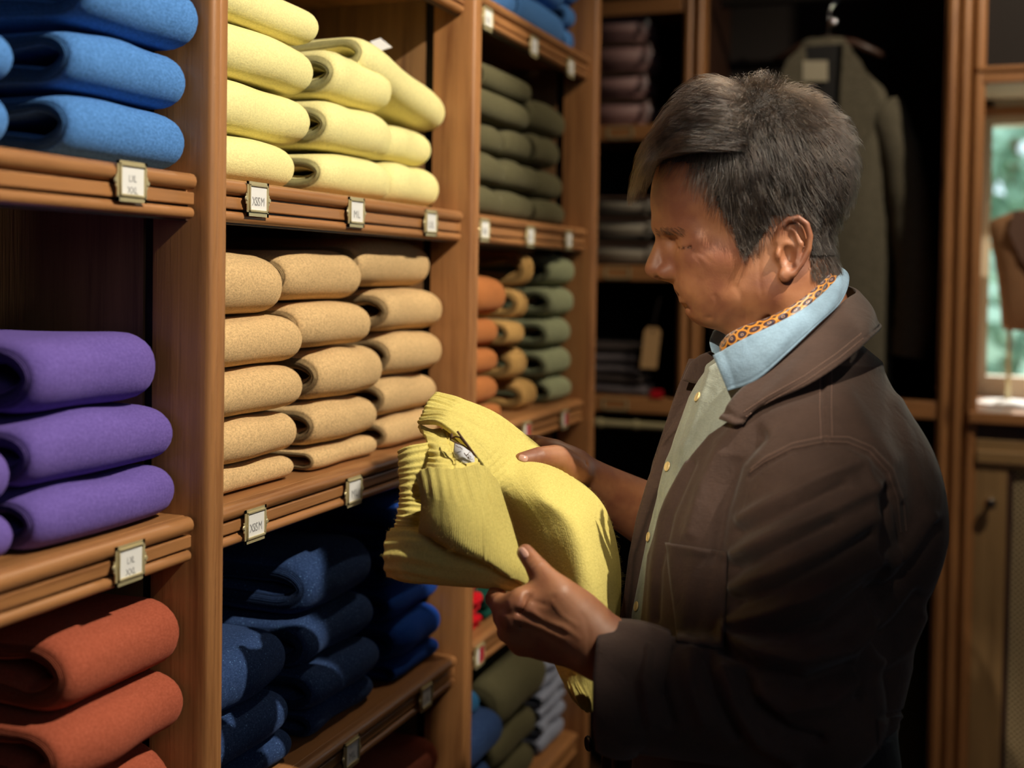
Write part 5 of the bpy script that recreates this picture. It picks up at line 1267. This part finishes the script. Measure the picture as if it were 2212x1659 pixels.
B = G([[(898, 1024, 1.298), (925, 1014, 1.290), (962, 1012, 1.290), (1000, 1010, 1.305), (1040, 1008, 1.325), (1078, 1052, 1.335)],
       [(908, 1048, 1.286), (935, 1052, 1.272), (972, 1058, 1.268), (1010, 1064, 1.282), (1052, 1072, 1.302), (1092, 1098, 1.322)],
       [(913, 1082, 1.280), (940, 1092, 1.264), (980, 1102, 1.256), (1022, 1114, 1.266), (1066, 1128, 1.285), (1104, 1140, 1.308)],
       [(911, 1115, 1.278), (940, 1130, 1.260), (982, 1145, 1.252), (1026, 1164, 1.256), (1076, 1182, 1.268), (1118, 1188, 1.292)],
       [(907, 1140, 1.280), (940, 1156, 1.264), (984, 1174, 1.256), (1032, 1198, 1.254), (1086, 1226, 1.258), (1134, 1238, 1.278)],
       [(905, 1147, 1.296), (940, 1163, 1.284), (986, 1182, 1.276), (1036, 1208, 1.268), (1092, 1240, 1.262), (1147, 1273, 1.268)]])
def dB(U, W):
    r = np.clip((.38-U)/.16, 0, 1)
    return .00035*np.sin(W*330)+r*(.0009*np.sin(W*62+U*2))-.0002*np.exp(-((U-.30)/.012)**2)+.0014*np.exp(-((W-.66)/.008)**2)*np.clip((U-.3)/.2, 0, 1)+.0030*np.sin(U*5+W*9)*np.sin(W*PI)
sheet('front_panel', crsurf(B, 130, 170), YK, HJm, .0065, disp=dB, uvs=(40, 1), rib=.25)
Cn = G([[(903, 921, 1.402), (930, 933, 1.398), (958, 930, 1.402), (985, 936, 1.408)],
        [(914, 938, 1.384), (940, 948, 1.372), (968, 950, 1.376), (1004, 958, 1.388)],
        [(926, 966, 1.352), (948, 972, 1.340), (978, 976, 1.344), (1020, 980, 1.356)],
        [(927, 994, 1.336), (950, 998, 1.322), (985, 1002, 1.326), (1032, 998, 1.342)],
        [(918, 1016, 1.318), (948, 1018, 1.306), (985, 1018, 1.308), (1038, 1012, 1.330)]])
sheet('neck_rib', crsurf(Cn, 110, 60), YK, HJm, .006, disp=lambda U, W: .0013*np.sin(U*44+W*1.5)-.0022*np.exp(-((W-.62)/.02)**2), uvs=(1, 1), rib=.2)
D_ = G([[(862, 975, 1.352), (885, 964, 1.345), (915, 958, 1.352), (940, 952, 1.37)],
        [(864, 1020, 1.345), (888, 1018, 1.336), (918, 1014, 1.342), (945, 1010, 1.36)],
        [(866, 1070, 1.336), (888, 1072, 1.326), (918, 1072, 1.334), (945, 1072, 1.35)],
        [(860, 1115, 1.328), (884, 1120, 1.316), (916, 1124, 1.324), (948, 1128, 1.34)],
        [(850, 1156, 1.320), (880, 1160, 1.308), (918, 1166, 1.316), (955, 1175, 1.33)]])
sheet('cuff', crsurf(D_, 130, 40), YK, HJm, .009, disp=lambda U, W: .0009*np.sin(U*95+W*2+np.sin(U*23)), rib=.2)
E_ = G([[(846, 1150, 1.318), (880, 1146, 1.306), (925, 1150, 1.298), (985, 1172, 1.292), (1055, 1215, 1.285), (1120, 1256, 1.280)],
        [(836, 1162, 1.303), (878, 1162, 1.290), (925, 1168, 1.284), (985, 1190, 1.282), (1055, 1226, 1.278), (1124, 1260, 1.276)],
        [(832, 1195, 1.296), (875, 1200, 1.281), (925, 1206, 1.276), (988, 1220, 1.276), (1058, 1242, 1.274), (1130, 1264, 1.273)],
        [(834, 1228, 1.300), (875, 1236, 1.286), (925, 1242, 1.282), (990, 1250, 1.281), (1060, 1258, 1.278), (1138, 1269, 1.275)],
        [(842, 1240, 1.315), (878, 1250, 1.304), (926, 1256, 1.300), (992, 1260, 1.296), (1062, 1264, 1.290), (1146, 1273, 1.284)]])
sheet('hem', crsurf(E_, 70, 170), YK, HJm, .009, disp=lambda U, W: .0012*np.sin(U*38+W*2.2+np.sin(W*9))*np.clip((.62-W)/.3, .12, 1), rib=.2)
# woven label and its brown cord
lab = G([[(982, 954, 1.338), (1002, 966, 1.332), (1024, 976, 1.338)], [(980, 972, 1.334), (1000, 984, 1.327), (1025, 990, 1.333)], [(980, 990, 1.333), (1000, 1000, 1.326), (1026, 1006, 1.332)]])
LS = crsurf(lab, 16, 16); lo_ = sheet('neck_label', LS, mat('white_satin', lin('#c2c3ca'), .55)[0], HJm, .0008, edge=.3)
CORD = mat('brown_cord', lin('#5a3c26'), .7)[0]
def ct(pts, r, nm='cord', m_=None, par=None): MB().tube([at(*p) for p in pts], r, 8).obj(nm, m_ or CORD, par or HJm, smooth=True)
ct([(988, 932, 1.318), (1000, 948, 1.314), (1012, 964, 1.312), (1025, 983, 1.316)], .0012)
ct([(977, 938, 1.330), (976, 947, 1.322), (984, 943, 1.318), (994, 945, 1.316), (1003, 956, 1.318), (1016, 972, 1.320)], .0010)
ct([(975, 936, 1.332), (973, 950, 1.326), (984, 956, 1.322), (1000, 962, 1.320), (1020, 976, 1.322), (1028, 986, 1.326)], .0009)
m = MB()
for pts in ([(1006, 982), (1009, 988), (1014, 990), (1013, 983), (1017, 986), (1016, 993), (1021, 992)], [(1003, 978), (1006, 984), (1011, 981), (1014, 976), (1017, 978)], [(985, 962), (990, 966), (994, 966), (999, 971)]):
    m.tube([at(x, y, 1.3275+.0002*(x-1000)*.1) for x, y in pts], .00035, 5)
m.obj('label_script', CORD, lo_)

# ------------------------------------------------------------------ wool fuzz on the nearer jumpers (thousands of fine hairs)
def fuzz(o, n, ln, mt, front=None, rad=.000055):
    me = o.data; nv = len(me.vertices); co = np.empty(nv*3); me.vertices.foreach_get('co', co); co = co.reshape(-1, 3)
    nf = len(me.polygons); me.calc_loop_triangles(); t = np.empty(len(me.loop_triangles)*3, int); me.loop_triangles.foreach_get('vertices', t); t = t.reshape(-1, 3)
    a, b, c = co[t[:, 0]], co[t[:, 1]], co[t[:, 2]]; cr = np.cross(b-a, c-a); ar = np.linalg.norm(cr, axis=1)+1e-15
    if front is not None: ar = ar*front((a+b+c)/3, cr/ar[:, None])
    rr = np.random.RandomState(nv); k = rr.choice(len(t), n, p=ar/ar.sum()); u = rr.uniform(size=(n, 2)); f = u.sum(1) > 1; u[f] = 1-u[f]
    P = a[k]+(b[k]-a[k])*u[:, :1]+(c[k]-a[k])*u[:, 1:]; N_ = cr[k]/np.linalg.norm(cr[k], axis=1, keepdims=True)
    d = N_*.75+rr.normal(size=(n, 3))*.45; d2 = rr.normal(size=(n, 3))*.5; L = ln*rr.uniform(.35, 1.3, (n, 1))
    Q = np.stack([P, P+d*L*.5, P+d*L*.8+d2*L*.3, P+d*L*.9+d2*L*.8], 1)+ORG[o]
    strands('wool_fuzz', Q, rad, mt, o)
fr_ = lambda C_, n_: (n_[:, 0] > -.3)*(C_[:, 0] > -.12)*1.0+1e-9
for o in [x for x in C.objects if x.name.startswith('folded_jumper')]:
    mn = o.data.materials[0].name
    if mn in ('wool_oatmeal', 'wool_pale_yellow'): fuzz(o, 1500, .0042, o.data.materials[0], fr_)
    elif mn in ('wool_navy',): fuzz(o, 700, .0035, o.data.materials[0], fr_)
    elif mn in ('wool_mid_blue', 'wool_purple', 'wool_rust') and ORG[o][1] < 1.1: fuzz(o, 900, .004, o.data.materials[0], fr_)
for ch in HJm.children:
    if ch.name.split('.')[0] in ('back_panel', 'front_panel', 'neck_rib', 'cuff', 'hem'):
        fuzz(ch, {'back_panel': 14000, 'front_panel': 6000}.get(ch.name.split('.')[0], 2600), .0026, YK, None, .000038)
